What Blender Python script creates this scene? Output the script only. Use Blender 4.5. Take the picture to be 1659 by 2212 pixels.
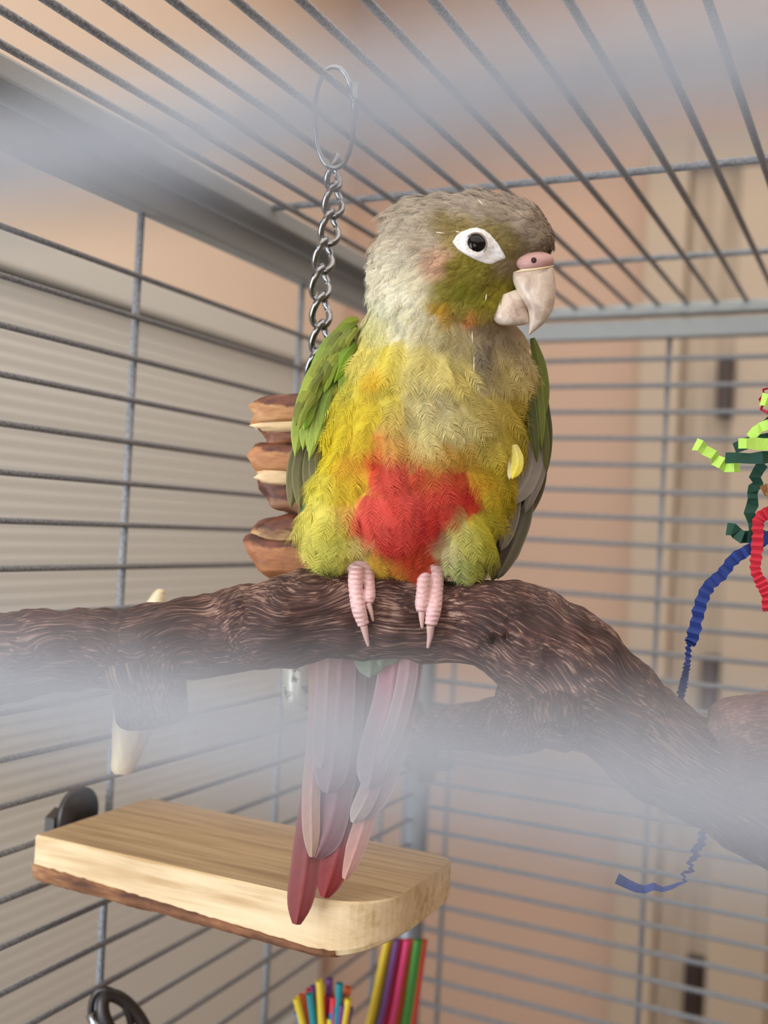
import bpy, bmesh, math, random
import numpy as np
from mathutils import Vector, Matrix, noise
from mathutils.bvhtree import BVHTree
random.seed(7); rng = np.random.default_rng(11)
for o in list(bpy.data.objects): bpy.data.objects.remove(o)
scene = bpy.context.scene
COL = scene.collection

# ------------------------------------------------------------------ camera
IMW, IMH, F = 1659.0, 2212.0, 2295.0
CZ = 1.45                                   # height of the lens above the floor
CAMP = np.array([0.0, 0.0, CZ])
def cam_axes(yaw=25.8, p=.82, r=2.9):
    y, p, r = map(math.radians, (yaw, p, r))
    f0 = np.array([-math.sin(y), math.cos(y), 0]); r0 = np.array([math.cos(y), math.sin(y), 0]); up = np.array([0, 0, 1.])
    f = f0*math.cos(p)+up*math.sin(p); u = up*math.cos(p)-f0*math.sin(p)
    return f, r0*math.cos(r)+u*math.sin(r), u*math.cos(r)-r0*math.sin(r)
FW, RT, UP = cam_axes()
FOCUS = .377
cd = bpy.data.cameras.new('camera'); cam = bpy.data.objects.new('camera', cd); COL.objects.link(cam)
m = Matrix.Identity(4)
for i in range(3):
    m[i][0], m[i][1], m[i][2], m[i][3] = RT[i], UP[i], -FW[i], CAMP[i]
cam.matrix_world = m
cd.sensor_fit = 'VERTICAL'; cd.sensor_height = 36.0; cd.lens = F/IMH*36.0
cd.clip_start = .004; cd.clip_end = 50
cd.dof.use_dof = True; cd.dof.focus_distance = FOCUS; cd.dof.aperture_fstop = (cd.lens/1000)/.0048
scene.camera = cam
def ray(px, py): return FW+(px-IMW/2)/F*RT-(py-IMH/2)/F*UP
def at(px, py, depth): return CAMP+depth*ray(px, py)
def on_plane(px, py, ax, v):
    d = ray(px, py); return CAMP+d*(v-CAMP[ax])/d[ax]

# ------------------------------------------------------------------ colour management, world, lights
vs = scene.view_settings
vs.view_transform = 'Standard'; vs.look = 'None'; vs.gamma = 1; vs.use_curve_mapping = False
vs.exposure = -0.14
w = bpy.data.worlds.new('world'); scene.world = w; w.use_nodes = True
w.node_tree.nodes['Background'].inputs[0].default_value = (.75, .85, 1, 1)
w.node_tree.nodes['Background'].inputs[1].default_value = .6
def area(name, loc, target, sx, sy, power, color):
    l = bpy.data.lights.new(name, 'AREA'); l.shape = 'RECTANGLE'; l.size = sx; l.size_y = sy; l.energy = power; l.color = color
    o = bpy.data.objects.new(name, l); COL.objects.link(o); o.location = loc
    o.rotation_euler = (Vector(target)-Vector(loc)).to_track_quat('-Z', 'Y').to_euler(); return o
area('window_daylight', (-.88, -.60, CZ-.02), (-.08, .3, CZ), .95, 1.0, 42, (.78, .88, 1.0))
area('added_front_fill', (.35, -1.6, CZ+.10), (-.13, .35, CZ), 1.1, 1.1, 19, (.86, .93, 1.0))  # added fill lamp, no real window; lifts the parrot's darker side
area('added_ambient_fill', (.3, .3, 2.42), (.3, .3, 0), 2.0, 2.4, 27, (1.0, .95, .90))  # added lamp below the ceiling, only there to raise the ambient light

# ------------------------------------------------------------------ helpers
def lin(c): return tuple(((v/255)/12.92 if v/255 <= .04045 else ((v/255+.055)/1.055)**2.4) for v in c[:3])
def lina(a):
    a = np.asarray(a, float)/255; return np.where(a <= .04045, a/12.92, ((a+.055)/1.055)**2.4)
WL = {}
def mesh_of(name, v, f, smooth=True):
    me = bpy.data.meshes.new(name); me.from_pydata([tuple(p) for p in v], [], [tuple(q) for q in f])
    if smooth: me.polygons.foreach_set('use_smooth', [True]*len(me.polygons))
    me.update(); return me
def link(name, me, mat=None, parent=None, loc=None):
    o = bpy.data.objects.new(name, me); COL.objects.link(o)
    wl = Vector(loc) if loc is not None else Vector((0, 0, 0))
    if parent is not None:
        o.parent = parent; o.location = wl-WL[parent.name]
    else: o.location = wl
    WL[o.name] = wl
    if mat is not None and me is not None and not me.materials: me.materials.append(mat)
    return o
def obj(name, v, f, mat, parent=None, smooth=True, loc=None):
    if loc is not None: v = [Vector(p)-Vector(loc) for p in v]
    return link(name, mesh_of(name, v, f, smooth), mat, parent, loc)
def thing(name, label, cat, loc, group=None):
    o = bpy.data.objects.new(name, None); COL.objects.link(o); o.location = loc; o.empty_display_size = .02
    WL[o.name] = Vector(loc); tag(o, label, cat, group); return o
def tag(o, label, cat, group=None):
    o['label'] = label; o['category'] = cat
    if group: o['group'] = group
    return o
def struct(o): o['kind'] = 'structure'; return o
def stuff(o): o['kind'] = 'stuff'; return o
def setcol(me, cols, name='Col'):
    a = me.color_attributes.new(name, 'FLOAT_COLOR', 'POINT')
    c = np.ones((len(me.vertices), 4), np.float32); c[:, :3] = cols; a.data.foreach_set('color', c.ravel())
def setvec(me, vecs, name):
    a = me.attributes.new(name, 'FLOAT_VECTOR', 'POINT'); a.data.foreach_set('vector', np.asarray(vecs, np.float32).ravel())
def box(x0, x1, y0, y1, z0, z1, bev=0):
    bm = bmesh.new(); bmesh.ops.create_cube(bm, size=1)
    for v in bm.verts: v.co = Vector(((x0+x1)/2+v.co.x*(x1-x0), (y0+y1)/2+v.co.y*(y1-y0), (z0+z1)/2+v.co.z*(z1-z0)))
    if bev: bmesh.ops.bevel(bm, geom=list(bm.edges), offset=bev, segments=2, affect='EDGES', profile=.6)
    v = [tuple(p.co) for p in bm.verts]; f = [[q.index for q in g.verts] for g in bm.faces]; bm.free(); return v, f
def join(*parts):
    V, Fc = [], []
    for v, f in parts:
        n = len(V); V += list(v); Fc += [[i+n for i in q] for q in f]
    return V, Fc
def smooth_path(pts, n):
    """Catmull-Rom through rows of any width"""
    P = np.array(pts, float); P = np.vstack([2*P[0]-P[1], P, 2*P[-1]-P[-2]]); m_ = len(P)-3; out = []
    for k in range(n):
        u = k/(n-1)*m_; i = min(int(u), m_-1); t = u-i
        a, b, c, d = P[i:i+4]
        out.append(.5*((2*b)+(-a+c)*t+(2*a-5*b+4*c-d)*t*t+(-a+3*b-3*c+d)*t**3))
    return np.array(out)
def tube(path, rad, ns=12, caps=True, closed=False, flat=None):
    """tube along points; rad scalar or list; returns verts, faces, (s,theta) list"""
    P = np.array(path, float); n = len(P); R = np.full(n, rad) if np.isscalar(rad) else np.array(rad, float)
    T = np.gradient(P, axis=0) if not closed else (np.roll(P, -1, 0)-np.roll(P, 1, 0))
    T /= np.linalg.norm(T, axis=1)[:, None]+1e-12
    ref = np.array([0, 0, 1.]) if abs(T[0][2]) < .9 else np.array([0, 1., 0])
    N = ref-T[0]*ref.dot(T[0]); N /= np.linalg.norm(N); V = []; S = []; s = 0
    for i in range(n):
        N = N-T[i]*N.dot(T[i]); N /= np.linalg.norm(N); B = np.cross(T[i], N)
        if i: s += np.linalg.norm(P[i]-P[i-1])
        for k in range(ns):
            a = 2*math.pi*k/ns; V.append(P[i]+R[i]*(math.cos(a)*N+math.sin(a)*B)); S.append((s, a, R[i]))
    Fc = []
    for i in range(n if closed else n-1):
        j = (i+1) % n
        for k in range(ns):
            l = (k+1) % ns; Fc.append([i*ns+k, i*ns+l, j*ns+l, j*ns+k])
    if caps and not closed:
        Fc.append(list(range(ns))[::-1]); Fc.append([(n-1)*ns+k for k in range(ns)])
    Fc = [q[::-1] for q in Fc]
    return V, Fc, S
# ---- materials
def mat(name, base=(128, 128, 128), rough=.5, metal=0, **kw):
    m = bpy.data.materials.new(name); m.use_nodes = True; nt = m.node_tree; b = nt.nodes['Principled BSDF']
    b.inputs['Base Color'].default_value = (*lin(base), 1); b.inputs['Roughness'].default_value = rough; b.inputs['Metallic'].default_value = metal
    for k, v in kw.items(): b.inputs[k.replace('_', ' ')].default_value = v
    return m
def N(m, t, **kw):
    n = m.node_tree.nodes.new(t)
    for k, v in kw.items():
        if k.startswith('i_'): n.inputs[k[2:].replace('_', ' ')].default_value = v
        else: setattr(n, k, v)
    return n
def L(m, a, b): m.node_tree.links.new(a, b)
def B(m): return m.node_tree.nodes['Principled BSDF']
def ramp(m, src, stops, inter='LINEAR'):
    r = N(m, 'ShaderNodeValToRGB'); r.color_ramp.interpolation = inter; e = r.color_ramp.elements
    while len(e) < len(stops): e.new(.5)
    for q, (p, c) in zip(e, stops): q.position = p; q.color = (*lin(c), 1) if not np.isscalar(c) else (c, c, c, 1)
    L(m, src, r.inputs[0]); return r
def bump(m, src, strength, dist):
    b = N(m, 'ShaderNodeBump'); b.inputs['Strength'].default_value = strength; b.inputs['Distance'].default_value = dist
    L(m, src, b.inputs['Height']); L(m, b.outputs[0], B(m).inputs['Normal']); return b
def coords(m, kind='Object', scale=(1, 1, 1), attr=None):
    if attr: t = N(m, 'ShaderNodeAttribute', attribute_name=attr); src = t.outputs['Vector']
    else: t = N(m, 'ShaderNodeTexCoord'); src = t.outputs[kind]
    mp = N(m, 'ShaderNodeMapping'); mp.inputs['Scale'].default_value = scale; L(m, src, mp.inputs[0]); return mp.outputs[0]
def noise_tex(m, vec, scale, detail=4, rough=.55, dist=0):
    n = N(m, 'ShaderNodeTexNoise', i_Scale=scale, i_Detail=detail, i_Roughness=rough, i_Distortion=dist); L(m, vec, n.inputs['Vector']); return n.outputs['Fac']

# hammered grey powder coat of the wire
M_wire = mat('hammered_grey_coat', (150, 152, 150), .4, 0.0, Specular_IOR_Level=.25)
nz = noise_tex(M_wire, coords(M_wire), 900, 3); bump(M_wire, nz, .8, .0006)
r = ramp(M_wire, nz, [(.3, (100, 101, 104)), (.7, (150, 152, 155))]); L(M_wire, r.outputs[0], B(M_wire).inputs['Base Color'])
M_rail = mat('grey_rail_coat', (148, 152, 150), .42, 0.0)
nz = noise_tex(M_rail, coords(M_rail), 500, 3); bump(M_rail, nz, .35, .0005)
M_post = mat('grey_post_coat', (112, 118, 122), .35, .3)
M_chrome = mat('polished_steel', (150, 152, 154), .16, 1.0)
nz = noise_tex(M_chrome, coords(M_chrome), 300, 2); bump(M_chrome, nz, .15, .0003)
M_galv = mat('galvanised_steel', (180, 184, 172), .35, .35)
nz = noise_tex(M_galv, coords(M_galv), 260, 3); r = ramp(M_galv, nz, [(.36, (105, 98, 85)), (.46, (205, 205, 190))]); L(M_galv, r.outputs[0], B(M_galv).inputs['Base Color'])
M_dark = mat('dark_steel', (72, 68, 66), .4, .7)
M_wall = mat('peach_wall_paint', (194, 164, 142), .9)
nz = noise_tex(M_wall, coords(M_wall), 60, 3); bump(M_wall, nz, .1, .002)
M_ceil = mat('ceiling_paint', (232, 214, 194), .95)
M_floor = mat('floor_wood', (150, 120, 92), .5)
nz = noise_tex(M_floor, coords(M_floor, scale=(1, 8, 1)), 6, 4); r = ramp(M_floor, nz, [(.3, (120, 92, 68)), (.7, (168, 138, 108))]); L(M_floor, r.outputs[0], B(M_floor).inputs['Base Color'])
M_door = mat('taupe_door_paint', (168, 150, 128), .6)
nz = noise_tex(M_door, coords(M_door, scale=(14, 1, 1)), 5, 4); r = ramp(M_door, nz, [(.3, (150, 132, 110)), (.7, (178, 160, 138))]); L(M_door, r.outputs[0], B(M_door).inputs['Base Color'])
M_trim = mat('door_frame_paint', (176, 158, 136), .6)
M_hinge = mat('dark_bronze', (60, 48, 42), .45, .6)
M_blind = mat('grey_blind_slat', (204, 206, 200), .6)

# ------------------------------------------------------------------ room shell
RX0, RX1, RY0, RY1, RZ1 = -.95, 2.0, -1.7, 1.75, 2.5
def quadbox(name, b, mt): return struct(obj(name, *box(*b), mt, smooth=False))
quadbox('floor', (RX0-.1, RX1+.1, RY0-.1, RY1+.1, -.1, 0), M_floor)
quadbox('ceiling', (RX0-.1, RX1+.1, RY0-.1, RY1+.1, RZ1, RZ1+.1), M_ceil)
quadbox('wall_left', (RX0-.1, RX0, RY0-.1, RY1+.1, 0, RZ1), M_ceil)
quadbox('wall_right', (RX1, RX1+.1, RY0-.1, RY1+.1, 0, RZ1), M_wall)
quadbox('wall_front', (RX0, RX1, RY0-.1, RY0, 0, RZ1), M_wall)
quadbox('wall_back', (RX0, RX1, RY1, RY1+.1, 0, RZ1), M_wall)
# door in the back wall: frame, leaf, panel groove and three dark hinges
pl = on_plane(1432, 800, 1, RY1-.03)
dx0 = pl[0]; dtop = on_plane(1560, 300, 1, RY1-.03)[2]
door = struct(obj('door_1', *box(dx0+.035, dx0+.95, RY1-.05, RY1-.002, 0, dtop-.04, .003), M_door, smooth=False))
hx = on_plane(1560, 900, 1, RY1-.06)[0]
obj('door_frame', *join(box(dx0-.03, dx0+.035, RY1-.07, RY1-.001, 0, dtop, .004), box(dx0+.95, dx0+1.02, RY1-.07, RY1-.001, 0, dtop, .004), box(dx0+.035, dx0+.95, RY1-.07, RY1-.001, dtop-.05, dtop, .004)), M_trim, door, smooth=False)
obj('door_stile', *box(hx+.014, hx+.10, RY1-.068, RY1-.048, 0.02, dtop-.06, .003), M_trim, door, smooth=False)
for py in (840, 1480, 2130):
    p = on_plane(1570-(py-840)*.055, py, 1, RY1-.06)
    obj('hinge', *box(p[0]-.012, p[0]+.012, RY1-.085, RY1-.05, p[2]-.045, p[2]+.045, .003), M_hinge, door, smooth=False)
# venetian blind over a window on the left wall
bt = on_plane(0, 560, 0, RX0+.05)[2]
win = struct(obj('window_1', *box(RX0+.001, RX0+.02, -.2, 1.62, .75, bt+.02), mat('window_pane', (150, 155, 160), .2), smooth=False))
blind = thing('window_blind', 'closed pale grey horizontal slat blind on the left wall behind the cage side', 'blind', (RX0+.045, .72, bt-.01))
obj('headrail', *box(RX0+.02, RX0+.07, -.25, 1.7, bt-.01, bt+.03, .003), M_blind, blind, smooth=False)
sl_v, sl_f = box(-.004, .004, -.97, .97, -.0085, .0085)
sl_v = [(x-(z*.12), y, z) for x, y, z in sl_v]
sl_me = mesh_of('slat', sl_v, sl_f, False); sl_me.materials.append(M_blind)
for k in range(72): link('slat', sl_me, None, blind, (RX0+.045, .725, bt-.026-k*.015))
for y in (.0, .75, 1.5):
    v, f, _ = tube([(RX0+.058, y, bt), (RX0+.058, y, bt-.026-72*.015)], .0012, 6); obj('lift_cord', v, f, M_blind, blind)
obj('bottom_rail', *box(RX0+.03, RX0+.06, -.25, 1.7, bt-.05-72*.015, bt-.035-72*.015, .002), M_blind, blind, smooth=False)

# ------------------------------------------------------------------ the cage
XL, XR, YF, YB = -.33, .34, .029, .7665
ZB, ZT = CZ-.46, CZ+.145
cage = thing('bird_cage', 'large grey powder coated wire bird cage around the perched parrot', 'cage', ((XL+XR)/2, (YF+YB)/2, 0))
def wire_mesh(axis, length, rad, ns=10):
    p = np.zeros((2, 3)); p[0][axis] = -length/2; p[1][axis] = length/2
    v, f, _ = tube(p, rad, ns); me = mesh_of('wire', v, f); me.materials.append(M_wire); return me
WR = .0014
# posts run to the floor on small feet
for x, y in ((XL, YB), (XR, YB), (XL, YF-.011), (XR, YF-.011)):
    if y < .1: x += -.02 if x < 0 else .02
    p = link('corner_post', mesh_of('corner_post', *tube([(0, 0, 0), (0, 0, ZT+.005)], .0105, 20)[:2]), M_post, cage, (x, y, 0))
def rail(b): return box(*b, .0015)
# side panels (left, right)
for sx, X in ((-1, XL), (1, XR)):
    fr = obj('side_panel', *rail((X-.006, X+.006, YF, YB, ZT, ZT+.014)), M_rail, cage, smooth=False)
    obj('lower_rail', *rail((X-.006, X+.006, YF, YB, ZB-.014, ZB)), M_rail, fr, smooth=False)
    wm = wire_mesh(1, YB-YF, WR)
    zs = [CZ-.0052+.0198*k for k in range(-22, 7)]
    for z in zs: link('wire', wm, None, fr, (X, (YF+YB)/2, z))
    wv = wire_mesh(2, ZT-ZB, .0019)
    for y in (.100, .2535, .404, .5575, .708): link('upright_wire', wv, None, fr, (X+sx*.0028, y, (ZT+ZB)/2))
fr = obj('back_panel', *rail((XL, XR, YB-.006, YB+.006, ZT, ZT+.013)), M_rail, cage, smooth=False)
obj('lower_rail', *rail((XL, XR, YB-.006, YB+.006, ZB-.014, ZB)), M_rail, fr, smooth=False)
wm = wire_mesh(0, XR-XL, .0018)
for k in range(-22, 8): link('wire', wm, None, fr, ((XL+XR)/2, YB, CZ-.0033+.0191*k))
wv = wire_mesh(2, ZT-ZB, .0017)
for x in (-.305, -.152, .002, .156, .31): link('upright_wire', wv, None, fr, (x, YB+.0027, (ZT+ZB)/2))
# front panel right at the lens: two of its wires cross the view out of focus
fr = obj('front_panel', *rail((XL, XR, YF-.006, YF+.006, ZT, ZT+.013)), M_rail, cage, smooth=False)
obj('lower_rail', *rail((XL, XR, YF-.006, YF+.006, ZB-.014, ZB)), M_rail, fr, smooth=False)
wm = wire_mesh(0, XR-XL, .0017, 24)
for k in range(-22, 7): link('wire', wm, None, fr, ((XL+XR)/2, YF, CZ+.0129+.0195*k))
wv = wire_mesh(2, ZT-ZB, .0017)
for x in (-.28, -.13, .15, .30): link('upright_wire', wv, None, fr, (x, YF-.003, (ZT+ZB)/2))
# top panel
TZ = CZ+.168
fr = obj('top_panel', *join(rail((XL-.006, XL+.017, YF, YB, TZ-.005, TZ+.005)), rail((XR-.017, XR+.006, YF, YB, TZ-.005, TZ+.005)),
     rail((XL, XR, YB-.008, YB+.006, TZ-.007, TZ+.001)), rail((XL, XR, YF-.006, YF+.006, TZ-.007, TZ+.003))), M_rail, cage, smooth=False)
wm = wire_mesh(1, YB-YF, .0016, 12)
for k in range(-5, 26): link('wire', wm, None, fr, (-.1992+.0200*k, (YF+YB)/2, TZ))
wm = wire_mesh(0, XR-XL-.01, .0019, 12)
for y in (.168, .490, .645): link('cross_wire', wm, None, fr, ((XL+XR)/2, y, TZ+.0032))
# floor tray and stand shelf, below the picture
obj('tray', *join(box(XL, XR, YF, YB, ZB-.05, ZB-.044), box(XL-.004, XL, YF, YB, ZB-.05, ZB-.014), box(XR, XR+.004, YF, YB, ZB-.05, ZB-.014), box(XL, XR, YF-.004, YF, ZB-.05, ZB-.014), box(XL, XR, YB, YB+.004, ZB-.05, ZB-.014)), M_post, cage, smooth=False)
#PART2
K = FOCUS/F                                 # metres per photo pixel at the parrot
def D(d): return FOCUS+d*K
# ------------------------------------------------------------------ branch perch
M_bark = mat('reddish_bark', (90, 62, 55), .62, 0, Specular_IOR_Level=.4)
def bark_nodes(m, dark, mid, light, sc=1.0):
    a = N(m, 'ShaderNodeAttribute', attribute_name='grain'); src = a.outputs['Vector']
    w1 = N(m, 'ShaderNodeTexNoise', i_Scale=26, i_Detail=2); L(m, src, w1.inputs['Vector'])
    vm = N(m, 'ShaderNodeVectorMath', operation='MULTIPLY_ADD'); L(m, w1.outputs['Color'], vm.inputs[0]); vm.inputs[1].default_value = (.016, .0075, .0075); L(m, src, vm.inputs[2])
    def st(scale, s, det, ds=0):
        mp = N(m, 'ShaderNodeMapping'); mp.inputs['Scale'].default_value = scale; L(m, vm.outputs[0], mp.inputs[0]); return noise_tex(m, mp.outputs[0], s, det, .6, ds)
    fine = st((.03, 1, 1), 2100, 3); fine2 = st((.05, 1, 1), 1150, 3, .3); big = st((.5, 1, 1), 42, 3)
    mix = N(m, 'ShaderNodeMath', operation='MULTIPLY_ADD'); L(m, fine2, mix.inputs[0]); mix.inputs[1].default_value = .8; L(m, fine, mix.inputs[2])
    ad = N(m, 'ShaderNodeMath', operation='MULTIPLY_ADD'); L(m, big, ad.inputs[0]); ad.inputs[1].default_value = .55; L(m, mix.outputs[0], ad.inputs[2])
    r = ramp(m, ad.outputs[0], [(.0, dark), (.46, dark), (.55, mid), (.65, light), (1, light)])
    mr = N(m, 'ShaderNodeMapRange'); mr.inputs[1].default_value = .4; mr.inputs[2].default_value = 1.95; L(m, ad.outputs[0], mr.inputs[0]); L(m, mr.outputs[0], r.inputs[0])
    n5 = noise_tex(m, src, 55, 3, .6, .5); mr5 = N(m, 'ShaderNodeMapRange'); mr5.inputs[1].default_value = .38; mr5.inputs[2].default_value = .62; mr5.inputs[3].default_value = .62; mr5.inputs[4].default_value = 1.12; L(m, n5, mr5.inputs[0])
    sc_ = N(m, 'ShaderNodeVectorMath', operation='SCALE'); L(m, r.outputs[0], sc_.inputs[0]); L(m, mr5.outputs[0], sc_.inputs['Scale']); L(m, sc_.outputs[0], B(m).inputs['Base Color'])
    bump(m, mix.outputs[0], .75, .0007); return m
bark_nodes(M_bark, (60, 34, 29), (98, 66, 56), (168, 138, 120))
M_bark2 = bark_nodes(mat('smooth_peeled_bark', (150, 120, 112), .6), (112, 84, 78), (140, 112, 104), (160, 134, 124))
def limb(pts, n, ns, seed, amp=1.0, knots=()):
    """rows px, py, depth offset, radius px -> lumpy tube with grain coordinates, in metres"""
    S = smooth_path(pts, n); P = [at(a, b, D(c)) for a, b, c, r in S]; R = np.maximum(S[:, 3], 2)*K
    V, Fc, st = tube(P, R, ns); V = np.array(V); P = np.repeat(np.array(P), ns, 0); dirs = V-P; rr = np.linalg.norm(dirs, axis=1)[:, None]; dirs /= rr
    st = np.array(st); g = np.stack([st[:, 0]+seed, st[:, 2]*np.cos(st[:, 1]), st[:, 2]*np.sin(st[:, 1])], 1)
    disp = np.empty(len(V))
    for i, (v, q) in enumerate(zip(V, g)):
        a = noise.noise(Vector(v)*55+Vector((seed, 0, 0)))*.0030*amp
        a += noise.noise(Vector(v)*140)*.0011*amp
        u = Vector((q[0]*90, q[1]*420, q[2]*420)); u += Vector(noise.noise_vector(Vector(v)*90))*2.2
        a += noise.noise(u)*.00045*amp; disp[i] = a
    warp = np.zeros_like(g)
    for kx, ky, kd, kr, kh in knots:
        c = at(kx, ky, D(kd)); d = np.linalg.norm(V-c, axis=1)/(kr*K); e = np.exp(-d*d)
        disp += kh*K*e*(1-.0*d); g[:, 0] += e*kr*K*.9*np.sin(d*2.2); g[:, 1] += e*kr*K*.6; g[:, 2] -= e*kr*K*.3
    return V+dirs*disp[:, None], Fc, g
def add_limb(name, limbs, mt, parent):
    V, Fc, G = [], [], []
    for v, f, g in limbs:
        n = len(V); V += [tuple(p) for p in v]; Fc += [[i+n for i in q] for q in f]; G += [tuple(p) for p in g]
    o = obj(name, V, Fc, mt, parent); setvec(o.data, G, 'grain'); return o
perch = thing('branch_perch', 'thick gnarled reddish brown natural wood branch that the parrot stands on', 'perch', tuple(at(850, 1340, D(0))))
main = [(-260, 1432, -20, 92), (-120, 1428, -20, 96), (0, 1423, -20, 94), (110, 1405, -20, 92), (200, 1406, -15, 82), (265, 1410, -10, 76), (330, 1395, -8, 84), (400, 1380, -5, 86), (480, 1370, 0, 86), (560, 1350, 0, 95), (640, 1336, 0, 99), (700, 1328, 0, 95), (760, 1330, 0, 91), (850, 1336, 0, 85), (950, 1342, 0, 88), (1040, 1350, 0, 95), (1110, 1366, 0, 110), (1180, 1408, 0, 122), (1250, 1470, 0, 130), (1330, 1545, 0, 122), (1430, 1618, 5, 112), (1540, 1680, 10, 106), (1680, 1775, 10, 108), (1830, 1880, 10, 104)]
knots = [(55, 1420, -110, 45, -10), (300, 1430, -90, 60, 10), (680, 1290, -80, 70, 8), (600, 1330, -80, 50, 7), (1070, 1388, -100, 11, -22), (1098, 1382, -104, 12, -18), (1038, 1402, -95, 10, -14), (1120, 1410, -90, 70, 8), (1210, 1500, -100, 75, 12), (1250, 1330, -60, 60, 10), (480, 1400, -70, 50, 8)]
limbs = [limb(main, 620, 200, 3.1, 1, knots),
         limb([(310, 1420, -10, 92), (320, 1470, -12, 86), (330, 1520, -14, 74), (335, 1560, -14, 58), (336, 1568, -14, 10)], 70, 90, 9.2),
         limb([(1215, 1490, 0, 60), (1208, 1530, -70, 66), (1205, 1575, -135, 60), (1204, 1590, -150, 48), (1204, 1592, -152, 6)], 70, 90, 5.7)]
wood = add_limb('main_branch', limbs, M_bark, perch)
# side fork running back to its mount by the corner post
fk = [at(1165, 1500, D(40)), at(1120, 1560, D(250)), at(1040, 1572, .50), at(960, 1578, .60), at(905, 1592, .66)]
fkr = [.0150, .0125, .0115, .0115, .0120]
Sx = smooth_path([list(p)+[r] for p, r in zip(fk, fkr)], 110); v, f, st = tube(Sx[:, :3], Sx[:, 3], 60)
v = np.array(v); ax = np.repeat(Sx[:, :3], 60, 0); dd = v-ax; dd /= np.linalg.norm(dd, axis=1)[:, None]
v += dd*np.array([noise.noise(Vector(p)*60)*.002+noise.noise(Vector(p)*200)*.0006 for p in v])[:, None]
st = np.array(st); o = obj('side_fork', v, f, M_bark, perch); setvec(o.data, np.stack([st[:, 0], st[:, 2]*np.cos(st[:, 1]), st[:, 2]*np.sin(st[:, 1])], 1), 'grain')
# washer and wing nut clamping the fork
c = at(925, 1600, .675)
v, f, _ = tube([c+np.array([0, 0, -.014]), c+np.array([0, 0, -.011])], [.0185, .0185], 36); obj('washer', v, f, M_dark, perch)
v, f, _ = tube([c+np.array([0, 0, -.024]), c+np.array([0, 0, .012])], [.006, .006], 16); w1 = obj('bolt', v, f, M_dark, perch)
v, f, _ = tube([c+np.array([0, 0, -.002]), XL*np.array([1, 0, 0])+np.array([.004, YB-.02, c[2]-.002])], [.005, .005], 14); obj('clamp_rod', v, f, M_dark, perch)
# peeled fork end on the right
pl_ = [(1548, 1610, -60, 20), (1552, 1609, -60, 70), (1570, 1608, -60, 92), (1620, 1606, -60, 108), (1700, 1604, -60, 112), (1860, 1600, -60, 110)]
add_limb('peeled_fork', [limb(pl_, 110, 90, 2.2, .8)], M_bark2, perch)

# ------------------------------------------------------------------ small wooden shelf
M_cut = mat('fresh_cut_wood', (226, 196, 150), .55)
t = noise_tex(M_cut, coords(M_cut, scale=(.06, 1, 1)), 260, 5, .6, .4); t2 = noise_tex(M_cut, coords(M_cut, scale=(.3, 1, 1)), 40, 3)
ad = N(M_cut, 'ShaderNodeMath', operation='ADD'); L(M_cut, t, ad.inputs[0]); L(M_cut, t2, ad.inputs[1])
r = ramp(M_cut, ad.outputs[0], [(.38, (196, 160, 112)), (.5, (226, 198, 152)), (.65, (240, 216, 174))]); mr = N(M_cut, 'ShaderNodeMath', operation='MULTIPLY'); mr.inputs[1].default_value = .5
L(M_cut, ad.outputs[0], mr.inputs[0]); L(M_cut, mr.outputs[0], r.inputs[0]); L(M_cut, r.outputs[0], B(M_cut).inputs['Base Color']); bump(M_cut, t, .15, .0004)
M_shaded_top = mat('shaded_sawn_top', (190, 160, 120), .7)  # darker sawn wood for the top face, its shade put into the colour
t = noise_tex(M_shaded_top, coords(M_shaded_top, scale=(.05, 1, 1)), 330, 4, .6, .3); r = ramp(M_shaded_top, t, [(.34, (160, 132, 96)), (.5, (182, 154, 116)), (.66, (196, 168, 130))]); L(M_shaded_top, r.outputs[0], B(M_shaded_top).inputs['Base Color'])
M_logbark = mat('log_bark', (110, 74, 52), .8)
t = noise_tex(M_logbark, coords(M_logbark, scale=(.25, 1, 1)), 180, 5); r = ramp(M_logbark, t, [(.3, (84, 52, 34)), (.5, (138, 92, 60)), (.7, (186, 142, 98))]); L(M_logbark, r.outputs[0], B(M_logbark).inputs['Base Color']); bump(M_logbark, t, .7, .0015)
e1 = on_plane(60, 1800, 0, XL); SZ = e1[2]
y0 = e1[1]; pr = on_plane(820, 1948, 2, SZ); pb = on_plane(975, 1842, 2, SZ); pbl = on_plane(290, 1722, 2, SZ)
x1 = (pr[0]+pb[0])/2+.004; y1 = (pb[1]+pbl[1])/2
shelf = thing('wooden_shelf', 'cream half log wooden shelf with bark underside bolted to the side wires', 'shelf', (XL+.003, (y0+y1)/2, SZ-.023))
TH = .0235; RR = .027; XA = XL+.0045
def shelf_section(x, grow=0.0):
    """front-to-back outline of the half log at x, from the top front edge round to the top back edge"""
    o1 = max(0, x-(x1-RR)); f = y0+(RR-math.sqrt(max(0, RR*RR-o1*o1)))*.95; o2 = max(0, x-(x1-.012)); bk = y1-(.012-math.sqrt(max(0, .012**2-o2*o2)))*.6
    q = (x-XA)/(x1-XA); zc = .0122+.0072*q; th = TH*(1-.30*(o1/RR)**2.2); P = [(f+.0008, 0), (f, -.0008), (f-grow*0, -zc*min(1, th/TH))]
    for k in range(1, 13):
        a = k/13*math.pi; c = (f+bk)/2; hw = (bk-f)/2; P.append((c-hw*math.copysign(abs(math.cos(a))**.75, math.cos(a)), -zc*th/TH-(th-zc*th/TH)*math.sin(a)**.55))
    P += [(bk, -zc*th/TH), (bk, -.0008), (bk-.0008, 0)]; return P
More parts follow.
